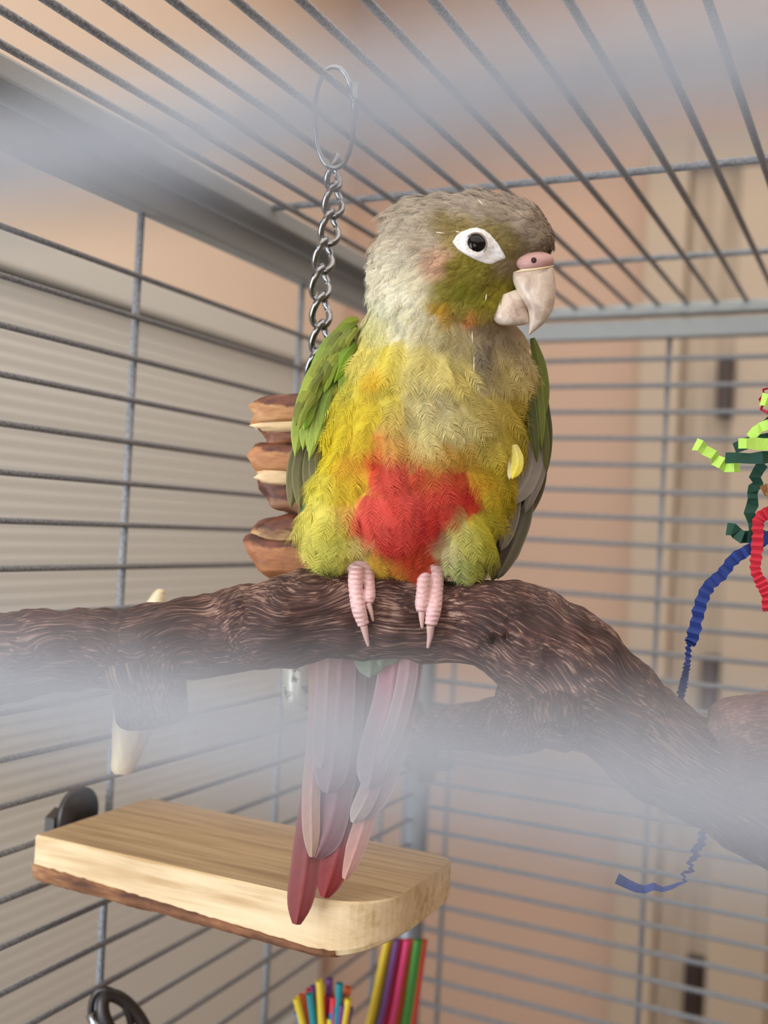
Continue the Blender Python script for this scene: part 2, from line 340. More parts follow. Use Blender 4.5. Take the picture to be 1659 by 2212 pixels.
def loft_x(xs, fn, close):
    V, Fc = [], []; n = None
    for x in xs:
        P = fn(x); n = len(P); V += [(x, a, SZ+b) for a, b in P]
    for i in range(len(xs)-1):
        for k in range(n if close else n-1): l = (k+1) % n; Fc.append([i*n+k, i*n+l, (i+1)*n+l, (i+1)*n+k])
    return V, Fc, n
xs = list(np.linspace(XA, x1-RR, 8))+[x1-RR+RR*math.sin(a) for a in np.linspace(.12, math.pi/2*.985, 14)]
V, Fc, n = loft_x(xs, shelf_section, True); Fc += [list(range(n))[::-1], [(len(xs)-1)*n+k for k in range(n)]]
bo = obj('board', V, Fc, M_cut, shelf, smooth=False); bo.data.materials.append(M_shaded_top)
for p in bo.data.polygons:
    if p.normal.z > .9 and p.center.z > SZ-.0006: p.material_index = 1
def bark_section(x):
    P = shelf_section(x)[2:-2]; P = [(a, b) for a, b in P]; out = []; m_ = len(P)
    edge = .0008*noise.noise(Vector((x*300, 0, 5)))
    c = ((P[0][0]+P[-1][0])/2, P[0][1])
    for sg, T in ((1, .0014), (0, -.0006)):
        R_ = []
        for k, (a, b) in enumerate(P):
            d = Vector((a-c[0], b-c[1])); d.normalize(); nn = (noise.noise(Vector((x*120, a*260, sg)))*.0008+noise.noise(Vector((x*420, a*500, 2)))*.0005) if sg else 0
            t_ = T+nn; bb = b+(edge if k in (0, m_-1) else 0); R_.append((a+d.x*t_, bb+d.y*t_))
        out += R_ if sg else R_[::-1]
    return out
xs = list(np.linspace(XA, x1-RR+.010, 70)); V, Fc, n = loft_x(xs, bark_section, True); Fc += [list(range(n))[::-1], [(len(xs)-1)*n+k for k in range(n)]]
obj('bark', V, Fc, M_logbark, shelf)
wc = on_plane(168, 1762, 0, XL-.006)
wc[2] = SZ-.001
v, f, _ = tube([wc+np.array([-.0015, 0, 0]), wc+np.array([.0015, 0, 0])], .0125, 40); obj('washer', v, f, M_dark, shelf)
v, f, _ = tube([wc+np.array([-.016, 0, -.006]), wc+np.array([.018, 0, -.006])], .0028, 14); obj('bolt', v, f, M_dark, shelf)
v, f, _ = tube([wc+np.array([-.014, 0, -.006]), wc+np.array([-.0085, 0, -.006])], .007, 6); obj('wing_nut', v, f, M_dark, shelf, smooth=False)

# ------------------------------------------------------------------ chain toy with wood chunks behind the parrot
TD = .415
toy = thing('hanging_wood_toy', 'chain toy with stacked coffee wood chunks hanging behind the parrot wing', 'bird toy', tuple(at(655, 1540, TD)))
def ringpts(c, ax1, ax2, a, b, n=48, p=2.0, twist=0):
    out = []
    for k in range(n):
        t = 2*math.pi*k/n; x, y = math.cos(t), math.sin(t)
        x = math.copysign(abs(x)**(2/p), x); y = math.copysign(abs(y)**(2/p), y)
        s = twist*y; r = ax1*math.cos(s)+np.cross(ax2, ax1)*math.sin(s)
        out.append(c+r*x*a+ax2*y*b)
    return out
u_ = TD/F
ql = ringpts(at(722, 254, TD-.006), RT, UP, 41*u_, 107*u_, 60, 2.2); v, f, _ = tube(ql, 5.2*u_, 12, closed=True); obj('oval_hook', v, f, M_chrome, toy)
v, f, _ = tube([at(765, 180, TD-.006), at(767, 255, TD-.006)], 8*u_, 14); obj('hook_collar', v, f, M_chrome, toy)
link_me = {}
ca, cb = (721, 372), (676, 850)
nl = 9
for k in range(nl):
    q = k/(nl-1); px = ca[0]+(cb[0]-ca[0])*q+6*math.sin(k*1.3); py = ca[1]+(cb[1]-ca[1])*q
    dn = -UP+RT*(-.09); dn /= np.linalg.norm(dn); sd = RT*.72+FW*.69*(1 if k % 2 == 0 else 1); sd -= dn*sd.dot(dn); sd /= np.linalg.norm(sd)
    if k == 0: sd = RT*.3+FW*.95; sd -= dn*sd.dot(dn); sd /= np.linalg.norm(sd)
    pts = ringpts(at(px, py, TD), sd, dn, 21*u_, 35*u_, 36, 2.3, twist=.85)
    v, f, _ = tube(pts, 7.2*u_, 12, closed=True); obj('chain_link', v, f, M_chrome, toy)
def wood_mat(name, base, light, bark, zc, fl):
    m = mat(name, base, .55); o_ = coords(m); t = noise_tex(m, coords(m, scale=(.25, .25, 1)), 420, 4, .6, .6)
    r = ramp(m, t, [(.3, base), (.65, light)])
    sp = N(m, 'ShaderNodeSeparateXYZ'); L(m, o_, sp.inputs[0]); n2 = noise_tex(m, o_, 90, 3)
    ma = N(m, 'ShaderNodeMath', operation='MULTIPLY_ADD'); L(m, n2, ma.inputs[0]); ma.inputs[1].default_value = .008*fl; L(m, sp.outputs['Z'], ma.inputs[2])
    mr = N(m, 'ShaderNodeMapRange'); mr.inputs[1].default_value = zc; mr.inputs[2].default_value = zc+.0012*fl; L(m, ma.outputs[0], mr.inputs[0])
    mx = N(m, 'ShaderNodeMix', data_type='RGBA'); L(m, mr.outputs[0], mx.inputs[0]); L(m, r.outputs[0], mx.inputs[6])
    n3 = noise_tex(m, coords(m, scale=(.4, .4, 1)), 300, 4); r3 = ramp(m, n3, [(.35, bark), (.7, tuple(min(255, int(c*1.9)) for c in bark))]); L(m, r3.outputs[0], mx.inputs[7])
    L(m, mx.outputs[2], B(m).inputs['Base Color']); bump(m, n3, .5, .0012); return m
def chunk(x0, x1, y0, y1, dep, th, tilt, mt, seed, taper=0, slant=0):
    bm = bmesh.new(); bmesh.ops.create_cube(bm, size=2); bmesh.ops.bevel(bm, geom=list(bm.edges), offset=.35, segments=3, affect='EDGES', profile=.5)
    bmesh.ops.subdivide_edges(bm, edges=list(bm.edges), cuts=2, use_grid_fill=True)
    y0 -= 5; y1 += 5; u = dep/F; c = at((x0+x1)/2, (y0+y1)/2, dep); hx, hz = (x1-x0)/2*u, (y1-y0)/2*u; V = []
    for p in bm.verts:
        q = p.co; s = 1-taper*(1-q.z)/2*(.5-.5*q.x)-(.12*q.z*q.z if q.x < 0 else 0)
        zz = q.z*hz-slant*hz*q.x; w_ = c+RT*(q.x*hx*s)+FW*(q.y*th)+UP*(zz)
        w_ = w_+RT*(noise.noise(Vector((q.x, q.y, q.z*2+seed)))*.0022)+UP*(noise.noise(Vector((q.x*1.6+seed, q.y*2, q.z)))*.0017)
        V.append(w_)
    f = [[a.index for a in g.verts] for g in bm.faces]; bm.free(); return obj('wood_chunk', V, f, mt, toy, loc=tuple(c))
A_ = (168, 112, 66); Lt = (205, 155, 104); Cr = (238, 208, 158); Bk = (72, 42, 30)
chunk(548, 720, 864, 918, .418, .016, 0, wood_mat('orange_wood_bark_top', A_, Lt, Bk, .0042, 1), 1, 0, -.12)
chunk(551, 720, 908, 932, .418, .015, 0, wood_mat('cream_sapwood', (225, 190, 140), Cr, Bk, .02, 1), 2)
chunk(560, 720, 928, 962, .420, .015, 0, wood_mat('dark_streaked_wood', (110, 62, 42), (150, 98, 62), Bk, .004, 1), 3, .35)
chunk(545, 715, 966, 1022, .420, .016, 0, wood_mat('orange_heartwood', (172, 112, 68), (196, 140, 92), Bk, .0058, 1), 4)
chunk(560, 715, 1014, 1044, .420, .015, 0, wood_mat('cream_sapwood_band', (220, 182, 134), Cr, Bk, .02, 1), 5)
chunk(550, 740, 1040, 1106, .424, .015, 0, wood_mat('brown_wood_bark_base', (128, 84, 60), (160, 116, 84), Bk, .001, 1), 6, .5, .25)
chunk(548, 740, 1118, 1176, .424, .016, 0, wood_mat('mottled_tan_bark_wood', (120, 80, 52), (186, 146, 96), Bk, .003, 1), 7, 0, -.3)
chunk(519, 740, 1164, 1244, .424, .018, 0, wood_mat('rounded_orange_end_wood', (150, 92, 58), (190, 128, 80), Bk, .0078, 1), 8, .5, .12)
v, f, _ = tube([at(652, 1245, .445), at(645, 1505, .445), at(644, 1528, .445), at(644, 1536, .445)], [36*.445/F, 36*.445/F, 33*.445/F, 24*.445/F], 32); obj('metal_tube', v, f, M_galv, toy)
v, f, _ = tube([at(680, 845, .422), at(665, 1100, .43), at(652, 1300, .445)], 4*u_, 10); obj('core_wire', v, f, M_chrome, toy)

# ------------------------------------------------------------------ pale chew stick on the side wires
M_pale = mat('pale_stripped_wood', (232, 214, 176), .5)
t = noise_tex(M_pale, coords(M_pale, scale=(1, 1, .15)), 300, 3); r = ramp(M_pale, t, [(.3, (214, 190, 148)), (.7, (240, 226, 190))]); L(M_pale, r.outputs[0], B(M_pale).inputs['Base Color'])
ps = [(352, 1275, .47, 5), (342, 1292, .47, 16), (322, 1370, .47, 40), (305, 1470, .47, 52), (288, 1560, .47, 44), (272, 1630, .47, 30), (262, 1664, .47, 22), (261, 1670, .47, 6)]
S = smooth_path(ps, 60); v, f, _ = tube([at(a, b, c) for a, b, c, d in S], S[:, 3]*.47/F, 28)
stick = thing('chew_stick', 'pale cream tapered wooden stick hanging against the side wires behind the branch', 'bird toy', tuple(at(262, 1668, .47)))
obj('stick_body', v, f, M_pale, stick)
v, f, _ = tube([at(322, 1370, .47), (XL-.004, at(322, 1370, .47)[1]+.02, at(322, 1370, .47)[2])], .0018, 10); obj('fixing_screw', v, f, M_dark, stick)

# ------------------------------------------------------------------ steel clip on the side wires
clip = thing('steel_clip', 'shiny steel spring clip with dark ring hooked on the side wires at bottom left', 'clip', tuple(at(245, 2230, .5)))
c = at(240, 2205, .49); v, f, _ = tube(ringpts(c, RT*.95+UP*.3, UP*.95-RT*.3, .0085, .0150, 48), .0016, 12, closed=True); obj('ring', v, f, M_dark, clip)
c = at(272, 2215, .488); v, f, _ = tube(ringpts(c, RT*.8+FW*.6, UP*.85-RT*.5, .0075, .0160, 48), .0030, 12, closed=True); obj('spring_gate', v, f, M_dark, clip)
v, f, _ = tube([at(196, 2190, .484), at(224, 2240, .484), at(236, 2290, .484)], [.0026, .0028, .0026], 14); obj('clip_arm', v, f, M_chrome, clip)

# ------------------------------------------------------------------ coloured straw bundles
SC = {'yellow': (226, 196, 60), 'red': (214, 60, 66), 'orange': (226, 110, 62), 'pink': (222, 70, 120), 'blue': (50, 120, 170), 'navy': (52, 66, 120), 'green': (78, 150, 70), 'purple': (120, 70, 130), 'teal': (40, 140, 150)}
SM = {k: mat(k+'_straw_plastic', c, .35) for k, c in SC.items()}
def straws(root, lst, dep, r=.0024):
    for i, (x0, y0_, x1_, y1_, c) in enumerate(lst):
        dd = dep+(i % 4)*.005; v, f, _ = tube([at(x0, y0_, dd), at((x0+x1_)/2+2, (y0_+y1_)/2, dd), at(x1_, y1_, dd)], r, 12, caps=False)
        v2, f2, _ = tube([at(x0, y0_, dd), at((x0+x1_)/2+2, (y0_+y1_)/2, dd), at(x1_, y1_, dd)], r*.8, 12, caps=False)
        o = obj('straw', *join((v, f), (v2, [q[::-1] for q in f2])), SM[c], root); 
sb = thing('straw_bundle', 'fan of short multicoloured straw tips at the bottom, below the shelf', 'bird toy', tuple(at(700, 2330, .52)))
random.seed(5)
cs = ['yellow', 'orange', 'red', 'green', 'yellow', 'red', 'purple', 'yellow', 'teal', 'blue', 'orange', 'pink', 'blue', 'yellow', 'navy', 'red', 'blue', 'green', 'purple', 'pink', 'yellow', 'red']
xs = [640, 652, 668, 676, 690, 700, 712, 722, 734, 746, 752, 662, 720, 742, 706, 684, 730, 698, 756, 648, 714, 672]
ys = [2155, 2148, 2136, 2140, 2118, 2150, 2114, 2146, 2124, 2152, 2132, 2170, 2172, 2186, 2160, 2182, 2184, 2190, 2176, 2190, 2200, 2200]
cs += [random.choice(list(SC)) for _ in range(16)]; xs += [random.randint(642, 756) for _ in range(16)]; ys += [random.randint(2130, 2205) for _ in range(16)]
straws(sb, [(x, y, 700+(x-700)*.35, 2330, c) for x, y, c in zip(xs, ys, cs)], .52, .0018)
v, f, _ = tube(ringpts(at(700, 2325, .527), RT, FW, .0150, .0150, 40), .002, 10, closed=True); obj('tie_ring', v, f, M_dark, sb)
v, f, _ = tube([at(700, 2330, .53), (XL-.003, at(700, 2330, .53)[1]+.02, at(700, 2330, .53)[2]-.06)], .0015, 8); obj('hanging_wire', v, f, M_dark, sb)
sb2 = thing('straw_bundle', 'slanting bundle of long multicoloured straws emerging below the right end of the shelf', 'bird toy', tuple(at(850, 2400, .56)))
l2 = [(836+k*5.4, 2030, 772+k*6.6+(4 if k > 11 else 0), 2310, c) for k, c in enumerate(['yellow', 'yellow', 'green', 'navy', 'purple', 'red', 'pink', 'red', 'pink', 'orange', 'orange', 'teal', 'green', 'green', 'orange', 'red'])]
straws(sb2, l2, .56, .0017)
v, f, _ = tube(ringpts(at(830, 2290, .566), RT, FW, .014, .013, 40), .002, 10, closed=True); obj('tie_ring', v, f, M_dark, sb2)
v, f, _ = tube([at(835, 2290, .57), (XL-.003, at(835, 2290, .57)[1]+.02, at(835, 2290, .57)[2]-.08)], .0015, 8); obj('hanging_wire', v, f, M_dark, sb2)

# ------------------------------------------------------------------ crinkled paper toy
PC = {'lime': (184, 226, 96), 'dark_green': (22, 66, 50), 'red': (196, 40, 58), 'blue': (38, 60, 128), 'tan': (150, 108, 66)}
def paper(n_, c):
    m = mat(n_+'_crinkle_paper', c, .75); t = noise_tex(m, coords(m), 700, 3); bump(m, t, .4, .0004); return m
PM = {k: paper(k, c) for k, c in PC.items()}
def strip(root, pts, wid, c, zig=4, per=18, side=None, wtaper=None, dz=6, n=None, label=None):
    """crinkled ribbon; pts px,py,d; wid px; side = width direction in (right, up, forward)"""
    Q = np.array(pts, float); ln = np.linalg.norm(np.diff(Q, axis=0), axis=1).sum(); n = n or max(8, int(ln/per)*2)
    S = smooth_path(Q, n); V = []; Fc = []
    for i in range(n):
        t = S[min(i+1, n-1)]-S[max(i-1, 0)]; t = np.array([t[0], -t[1], t[2]]); t /= np.linalg.norm(t)+1e-9
        w_ = np.array(side if side is not None else np.cross(t, (0, 0, 1)), float); w_ -= t*w_.dot(t); w_ /= np.linalg.norm(w_)+1e-9
        nn = np.cross(w_, t); s = 1 if i % 2 else -1; hw = wid/2*(wtaper[0]+(wtaper[1]-wtaper[0])*i/(n-1) if wtaper else 1)*(1+.12*random.uniform(-1, 1))
        c0 = np.array([S[i][0], -S[i][1], S[i][2]])+nn*s*dz*random.uniform(.6, 1.2)+np.array([zig*s*.5, 0, 0])
        for sg in (-1, 1):
            for th in (-.7, .7):
                p = c0+w_*sg*hw+nn*th; V.append(at(p[0], -p[1], D(p[2])))
    for i in range(n-1):
        a, b = i*4, i*4+4
        Fc += [[a, a+2, b+2, b], [a+1, b+1, b+3, a+3], [a, b, b+1, a+1], [a+2, a+3, b+3, b+2]]
    Fc += [[0, 1, 3, 2], [(n-1)*4, (n-1)*4+2, (n-1)*4+3, (n-1)*4+1]]
    o = obj('paper_strip', V, Fc, PM[c], root, smooth=False)
    if label: o['label'] = label
    return o
pt = thing('crinkle_paper_toy', 'hanging toy of crinkled lime, dark green, red and blue paper strips at the right', 'bird toy', tuple(at(1720, 1100, D(60))))
strip(pt, [(1500, 958, 60), (1520, 968, 50), (1540, 985, 60), (1555, 1000, 62), (1575, 1008, 62), (1600, 1006, 62)], 26, 'lime', dz=6, n=9, side=(.2, 1, .2), label='curly lime paper strip')
strip(pt, [(1592, 958, 18), (1625, 958, 0), (1650, 960, 14), (1690, 958, 8), (1730, 950, 10)], 25, 'lime', n=7, dz=5, zig=0, side=(0, 1, 0), label='lime paper strip')
strip(pt, [(1620, 945, 55), (1640, 925, 50), (1665, 915, 45), (1700, 900, 45)], 22, 'lime', n=6, dz=4, side=(.4, .9, 0), label='lime paper strip')
strip(pt, [(1646, 862, 20), (1660, 866, 20), (1690, 880, 20)], 26, 'lime', n=4, dz=4, side=(.3, .9, 0), label='lime paper strip')
strip(pt, [(1564, 989, 50), (1600, 989, 20), (1632, 990, 10), (1670, 986, 26), (1720, 980, 20)], 25, 'dark_green', n=6, dz=6, zig=0, side=(0, 1, .1), label='dark green paper strip')
strip(pt, [(1586, 968, 80), (1640, 950, 80), (1700, 945, 80)], 24, 'dark_green', n=5, dz=5, zig=0, side=(0, 1, .1), label='dark green paper strip')
strip(pt, [(1655, 905, 60), (1670, 920, 60), (1700, 940, 60)], 30, 'dark_green', n=4, dz=4, label='dark green paper strip')
strip(pt, [(1650, 1000, 50), (1632, 1025, 50), (1636, 1045, 50), (1624, 1062, 50), (1628, 1080, 50), (1620, 1105, 50), (1628, 1135, 50), (1634, 1160, 50)], 24, 'dark_green', zig=3, dz=5, n=12, label='dark green paper strip')
strip(pt, [(1570, 1142, 50), (1588, 1146, 45), (1598, 1160, 40), (1612, 1160, 55), (1625, 1160, 40), (1650, 1158, 50)], 26, 'dark_green', n=8, dz=6, side=(.2, 1, 0), label='dark green paper strip')
strip(pt, [(1700, 1085, 30), (1664, 1105, 25), (1640, 1122, 20), (1637, 1160, 15), (1634, 1200, 15), (1632, 1232, 12), (1645, 1260, 12), (1656, 1285, 12), (1660, 1320, 12)], 25, 'red', zig=3, per=14, dz=4, label='red paper strip')
strip(pt, [(1672, 828, 40), (1650, 845, 40), (1644, 868, 40), (1652, 890, 40), (1680, 900, 40)], 12, 'red', n=10, dz=2, side=(.6, .2, 1), label='red paper strip')
strip(pt, [(1690, 1120, 30), (1665, 1060, 50), (1648, 1062, 50)], 26, 'tan', n=5, dz=4, label='tan paper strip')
strip(pt, [(1700, 1145, 40), (1659, 1160, 40), (1620, 1186, 35), (1585, 1208, 30), (1560, 1240, 30), (1532, 1265, 28), (1515, 1300, 28), (1505, 1340, 28), (1495, 1380, 28), (1488, 1392, 28)], 26, 'blue', zig=4, per=20, dz=5, label='blue paper strip')
strip(pt, [(1488, 1388, 28), (1485, 1430, 30), (1480, 1460, 90), (1476, 1480, 125), (1472, 1520, 150), (1500, 1640, 180), (1530, 1720, 160), (1526, 1775, 120)], 13, 'blue', zig=5, per=18, dz=4, wtaper=(.8, 1.6), label='blue paper strip')
strip(pt, [(1526, 1735, 80), (1528, 1765, 80), (1518, 1800, 80), (1514, 1825, 80), (1500, 1835, 80), (1505, 1850, 80), (1490, 1860, 80), (1494, 1882, 80), (1476, 1885, 80), (1481, 1905, 80)], 12, 'blue', zig=7, per=11, dz=3, wtaper=(1.8, .4), label='blue paper strip')
strip(pt, [(1481, 1905, 80), (1462, 1910, 80), (1438, 1922, 80), (1412, 1915, 80), (1386, 1922, 80), (1362, 1912, 78), (1332, 1898, 74)], 14, 'blue', n=9, zig=0, dz=2, wtaper=(.4, 1.8), side=(0, 1, .3), label='blue paper strip')
v, f, _ = tube([at(1722, 1160, D(50)), at(1722, 860, D(50)), (at(1722, 860, D(50))[0], at(1722, 860, D(50))[1], TZ+.003)], .002, 10); obj('cord', v, f, PM['tan'], pt)
#PART3
# ------------------------------------------------------------------ the parrot
# modelled in photo pixel units: q = (x right, d away from the lens, z up); qw() turns q into metres
def qw(Q):
    Q = np.asarray(Q, float).reshape(-1, 3); dep = (FOCUS+Q[:, 1]*K)[:, None]
    return CAMP+dep*(FW+((Q[:, 0]-IMW/2)/F)[:, None]*RT-((-Q[:, 2]-IMH/2)/F)[:, None]*UP)
BX = tuple(at(850, 1250, D(0)))
bird = thing('parrot', 'small yellow, green and red conure parrot with grey head perched on the branch', 'parrot', BX)
def bobj(name, Q, f, mt, parent=None, smooth=True, cols=None):
    o = obj(name, qw(Q), f, mt, parent or bird, smooth)
    if cols is not None: setcol(o.data, cols)
    return o
def remesh(Q, f, voxel, it=6):
    me = mesh_of('tmp', Q, f); o = bpy.data.objects.new('tmp', me); COL.objects.link(o)
    r = o.modifiers.new('r', 'REMESH'); r.mode = 'VOXEL'; r.voxel_size = voxel
    s = o.modifiers.new('s', 'SMOOTH'); s.iterations = it; s.factor = .5
    dg = bpy.context.evaluated_depsgraph_get(); e = o.evaluated_get(dg).to_mesh()
    V = np.empty(len(e.vertices)*3, np.float32); e.vertices.foreach_get('co', V); V = V.reshape(-1, 3).astype(float)
    Fc = [list(p.vertices) for p in e.polygons]; bpy.data.objects.remove(o); return V, Fc
def ellip(cx, py, d, rx, rz, rd, rot=0, nu=28, nv=18):
    V = []; Fc = []; c, s = math.cos(math.radians(rot)), math.sin(math.radians(rot))
    for j in range(1, nv):
        b = math.pi*j/nv
        for i in range(nu):
            a = 2*math.pi*i/nu; x, z = rx*math.sin(b)*math.cos(a), rz*math.cos(b); V.append((cx+x*c-z*s, d+rd*math.sin(b)*math.sin(a), -py+x*s+z*c))
    for j in range(nv-2):
        for i in range(nu): k = (i+1) % nu; Fc.append([j*nu+i, (j+1)*nu+i, (j+1)*nu+k, j*nu+k])
    n = len(V); V += [(cx-rz*-s*-1*1, d, -py+rz*c), (cx+rz*s, d, -py-rz*c)]
    V[n] = (cx-rz*s, d, -py+rz*c)
    for i in range(nu): k = (i+1) % nu; Fc.append([n, i, k]); Fc.append([n+1, (nv-2)*nu+k, (nv-2)*nu+i])
    return V, Fc
EL = [(895, 1018, 45, 206, 150, 146), (922, 880, 38, 206, 150, 148), (942, 765, 24, 172, 130, 134), (1050, 930, 45, 82, 140, 110), (1040, 1020, 50, 78, 120, 100), (885, 1085, 45, 192, 150, 140), (905, 950, 45, 208, 180, 150), (935, 810, 25, 186, 150, 140), (945, 720, 20, 160, 130, 125), (860, 760, 35, 95, 110, 90), (1070, 800, 30, 80, 120, 90),
      (975, 570, 0, 168, 150, 118), (1095, 510, -20, 98, 84, 84), (1050, 480, -5, 110, 66, 84), (920, 500, 5, 95, 75, 84), (1150, 520, -45, 52, 46, 50), (1020, 650, -20, 100, 68, 88), (875, 610, 20, 80, 130, 90), (930, 640, 0, 130, 100, 110),
      (720, 1150, -12, 74, 84, 68), (745, 1070, 15, 70, 90, 80), (1010, 1165, -12, 62, 84, 66), (1020, 1080, 20, 70, 100, 90), (870, 1185, 5, 120, 66, 80), (840, 1120, -20, 110, 90, 90), (830, 1290, 130, 60, 110, 40)]
V, Fc = join(*[ellip(*e) for e in EL]); bodyV, bodyF = remesh(V, Fc, 6.5, 26)
_c = bodyV.mean(0); _n = bodyV-_c-np.array([0, 0, 1])*(bodyV-_c)[:, 2:]*.5; _n /= np.linalg.norm(_n, axis=1)[:, None]
bodyV = bodyV+_n*np.array([noise.noise(Vector(p)/46)*7+noise.noise(Vector(p)/22)*3.5 for p in bodyV])[:, None]
bvh = BVHTree.FromPolygons([Vector(p) for p in bodyV], bodyF)
def surf(px, py):
    h = bvh.ray_cast(Vector((px, -600, -py)), Vector((0, 1, 0))); return (h[0], h[1]) if h[0] else (Vector((px, 0, -py)), Vector((0, -1, 0)))
PT = [  # px, py, sigma, colour
 (1000, 430, 38, (172, 158, 140)), (900, 455, 36, (176, 164, 144)), (1100, 440, 34, (156, 142, 124)), (1170, 490, 28, (132, 116, 98)), (1195, 530, 20, (104, 88, 72)), (1140, 540, 20, (112, 98, 72)), (850, 510, 34, (178, 166, 146)), (840, 560, 34, (206, 196, 172)), (810, 610, 32, (214, 206, 180)), (1060, 450, 26, (160, 146, 126)), (910, 520, 28, (176, 162, 140)),
 (960, 482, 20, (136, 120, 66)), (1000, 478, 20, (132, 116, 60)), (1055, 495, 20, (126, 110, 60)), (1100, 535, 22, (116, 100, 56)), (1090, 500, 16, (124, 110, 72)),
 (960, 530, 18, (150, 132, 82)), (935, 560, 22, (196, 158, 132)), (950, 580, 16, (190, 150, 118)), (990, 590, 20, (132, 120, 48)), (1040, 600, 22, (126, 114, 46)), (1085, 590, 16, (130, 112, 84)), (1080, 620, 20, (140, 128, 44)), (1010, 640, 26, (128, 124, 40)), (955, 635, 20, (152, 142, 62)), (1050, 660, 20, (144, 132, 44)), (1000, 670, 18, (138, 122, 52)), (945, 668, 14, (216, 170, 62)), (965, 690, 14, (196, 160, 80)), (1020, 695, 13, (204, 122, 70)), (1050, 695, 14, (186, 156, 70)),
 (900, 610, 26, (220, 210, 180)), (860, 650, 30, (228, 222, 194)), (810, 660, 26, (226, 222, 188)), (880, 700, 30, (236, 228, 192)), (930, 720, 26, (208, 196, 150)), (800, 710, 24, (222, 216, 150)), (980, 740, 24, (196, 180, 130)),
 (1060, 725, 24, (182, 164, 132)), (1110, 720, 24, (168, 146, 112)), (1120, 760, 24, (192, 172, 128)), (1040, 770, 11, (136, 126, 108)), (1045, 790, 13, (140, 130, 114)), (1060, 830, 22, (200, 184, 132)), (1100, 800, 26, (208, 186, 118)),
 (780, 770, 26, (232, 216, 112)), (850, 775, 22, (238, 220, 96)), (900, 790, 26, (232, 216, 136)), (960, 800, 26, (226, 210, 128)), (1000, 840, 24, (226, 208, 122)), (740, 830, 26, (216, 204, 84)), (815, 830, 16, (236, 196, 60)), (830, 860, 22, (228, 208, 90)), (900, 860, 24, (228, 212, 146)), (960, 880, 28, (222, 208, 154)),
 (720, 900, 28, (226, 204, 58)), (780, 900, 24, (228, 204, 62)), (850, 920, 22, (220, 194, 104)), (910, 940, 28, (228, 214, 146)), (990, 930, 28, (226, 212, 144)), (1060, 900, 26, (212, 190, 104)), (1110, 900, 28, (210, 184, 80)), (1120, 970, 26, (206, 184, 70)), (1060, 960, 24, (204, 184, 92)),
 (830, 945, 14, (232, 150, 72)), (870, 968, 20, (226, 176, 92)), (940, 990, 22, (222, 176, 86)), (1010, 990, 22, (214, 172, 70)), (1080, 1020, 26, (216, 190, 60)), (710, 980, 28, (230, 208, 52)), (760, 1010, 22, (226, 172, 56)), (740, 1060, 26, (222, 190, 54)), (770, 960, 22, (230, 200, 58)),
 (800, 1000, 16, (214, 62, 50)), (840, 1030, 22, (232, 98, 80)), (900, 1040, 18, (214, 92, 62)), (870, 1080, 26, (228, 92, 78)), (940, 1035, 14, (216, 100, 60)), (990, 1035, 14, (210, 84, 56)), (930, 1010, 12, (222, 146, 74)), (960, 1075, 26, (226, 86, 70)), (1005, 1080, 16, (200, 52, 44)), (1022, 1105, 12, (200, 64, 44)), (810, 1120, 26, (232, 98, 84)), (870, 1140, 30, (230, 90, 80)), (780, 1150, 16, (216, 74, 62)), (920, 1150, 24, (204, 56, 48)), (850, 1190, 22, (212, 62, 54)), (900, 1195, 18, (206, 78, 48)), (1045, 1040, 20, (222, 178, 56)), (745, 1110, 16, (226, 176, 84)), (890, 1245, 12, (190, 76, 48)),
 (820, 1225, 14, (222, 184, 70)), (860, 1240, 16, (220, 168, 66)), (760, 1190, 18, (222, 206, 120)), (690, 1050, 22, (226, 214, 84)), (690, 1120, 26, (230, 218, 104)), (670, 1170, 26, (220, 210, 104)), (720, 1210, 24, (212, 206, 98)), (730, 1150, 22, (222, 216, 96)), (700, 1245, 14, (170, 174, 92)),
 (1080, 1080, 24, (198, 176, 50)), (1050, 1130, 22, (196, 178, 60)), (990, 1130, 14, (206, 194, 116)), (970, 1180, 18, (208, 192, 144)), (1010, 1170, 20, (190, 184, 96)), (1060, 1170, 20, (188, 178, 52)), (1030, 1220, 22, (184, 182, 84)), (1070, 1230, 22, (172, 168, 66)), (990, 1230, 16, (176, 180, 110))]
PTa = np.array([(p[0], p[1], p[2]) for p in PT], float); PTc = lina([p[3] for p in PT])
def plum(x, py, d, warp=14):
    x = np.asarray(x, float); py = np.asarray(py, float); d = np.asarray(d, float)
    wx = warp*(np.sin(py*.043+x*.021)+.6*np.sin(py*.11-x*.07)); wy = warp*(np.sin(x*.05-py*.017)+.6*np.sin(x*.13+py*.06))*.7
    X = x+wx*.5; Y = py+wy*.5; out = np.zeros((len(x), 3)); W = np.zeros(len(x))
    for (a, b, s), c in zip(PTa, PTc):
        w_ = np.exp(-((X-a)**2+(Y-b)**2)/(2*(s*.72)**2))+1e-7/(1+((X-a)**2+(Y-b)**2)/1e4)**2; out += w_[:, None]*c; W += w_
    out /= W[:, None]; out *= (1+.26*np.clip((720-py)/130, 0, 1))[:, None]
    back = np.clip((d-55)/50, 0, 1)[:, None]; bc = np.where((py < 660)[:, None], lina((170, 158, 138)), lina((104, 128, 44)))
    # the red belly and the yellow only show in front
    return out*(1-back)+bc*back
M_feather = mat('soft_plumage', (200, 200, 100), .75, 0, Specular_IOR_Level=.15, Sheen_Weight=.0)
a = N(M_feather, 'ShaderNodeAttribute', attribute_name='Col'); L(M_feather, a.outputs['Color'], B(M_feather).inputs['Base Color'])
tr = N(M_feather, 'ShaderNodeBsdfTranslucent'); L(M_feather, a.outputs['Color'], tr.inputs[0]); mx = N(M_feather, 'ShaderNodeMixShader'); mx.inputs[0].default_value = .22
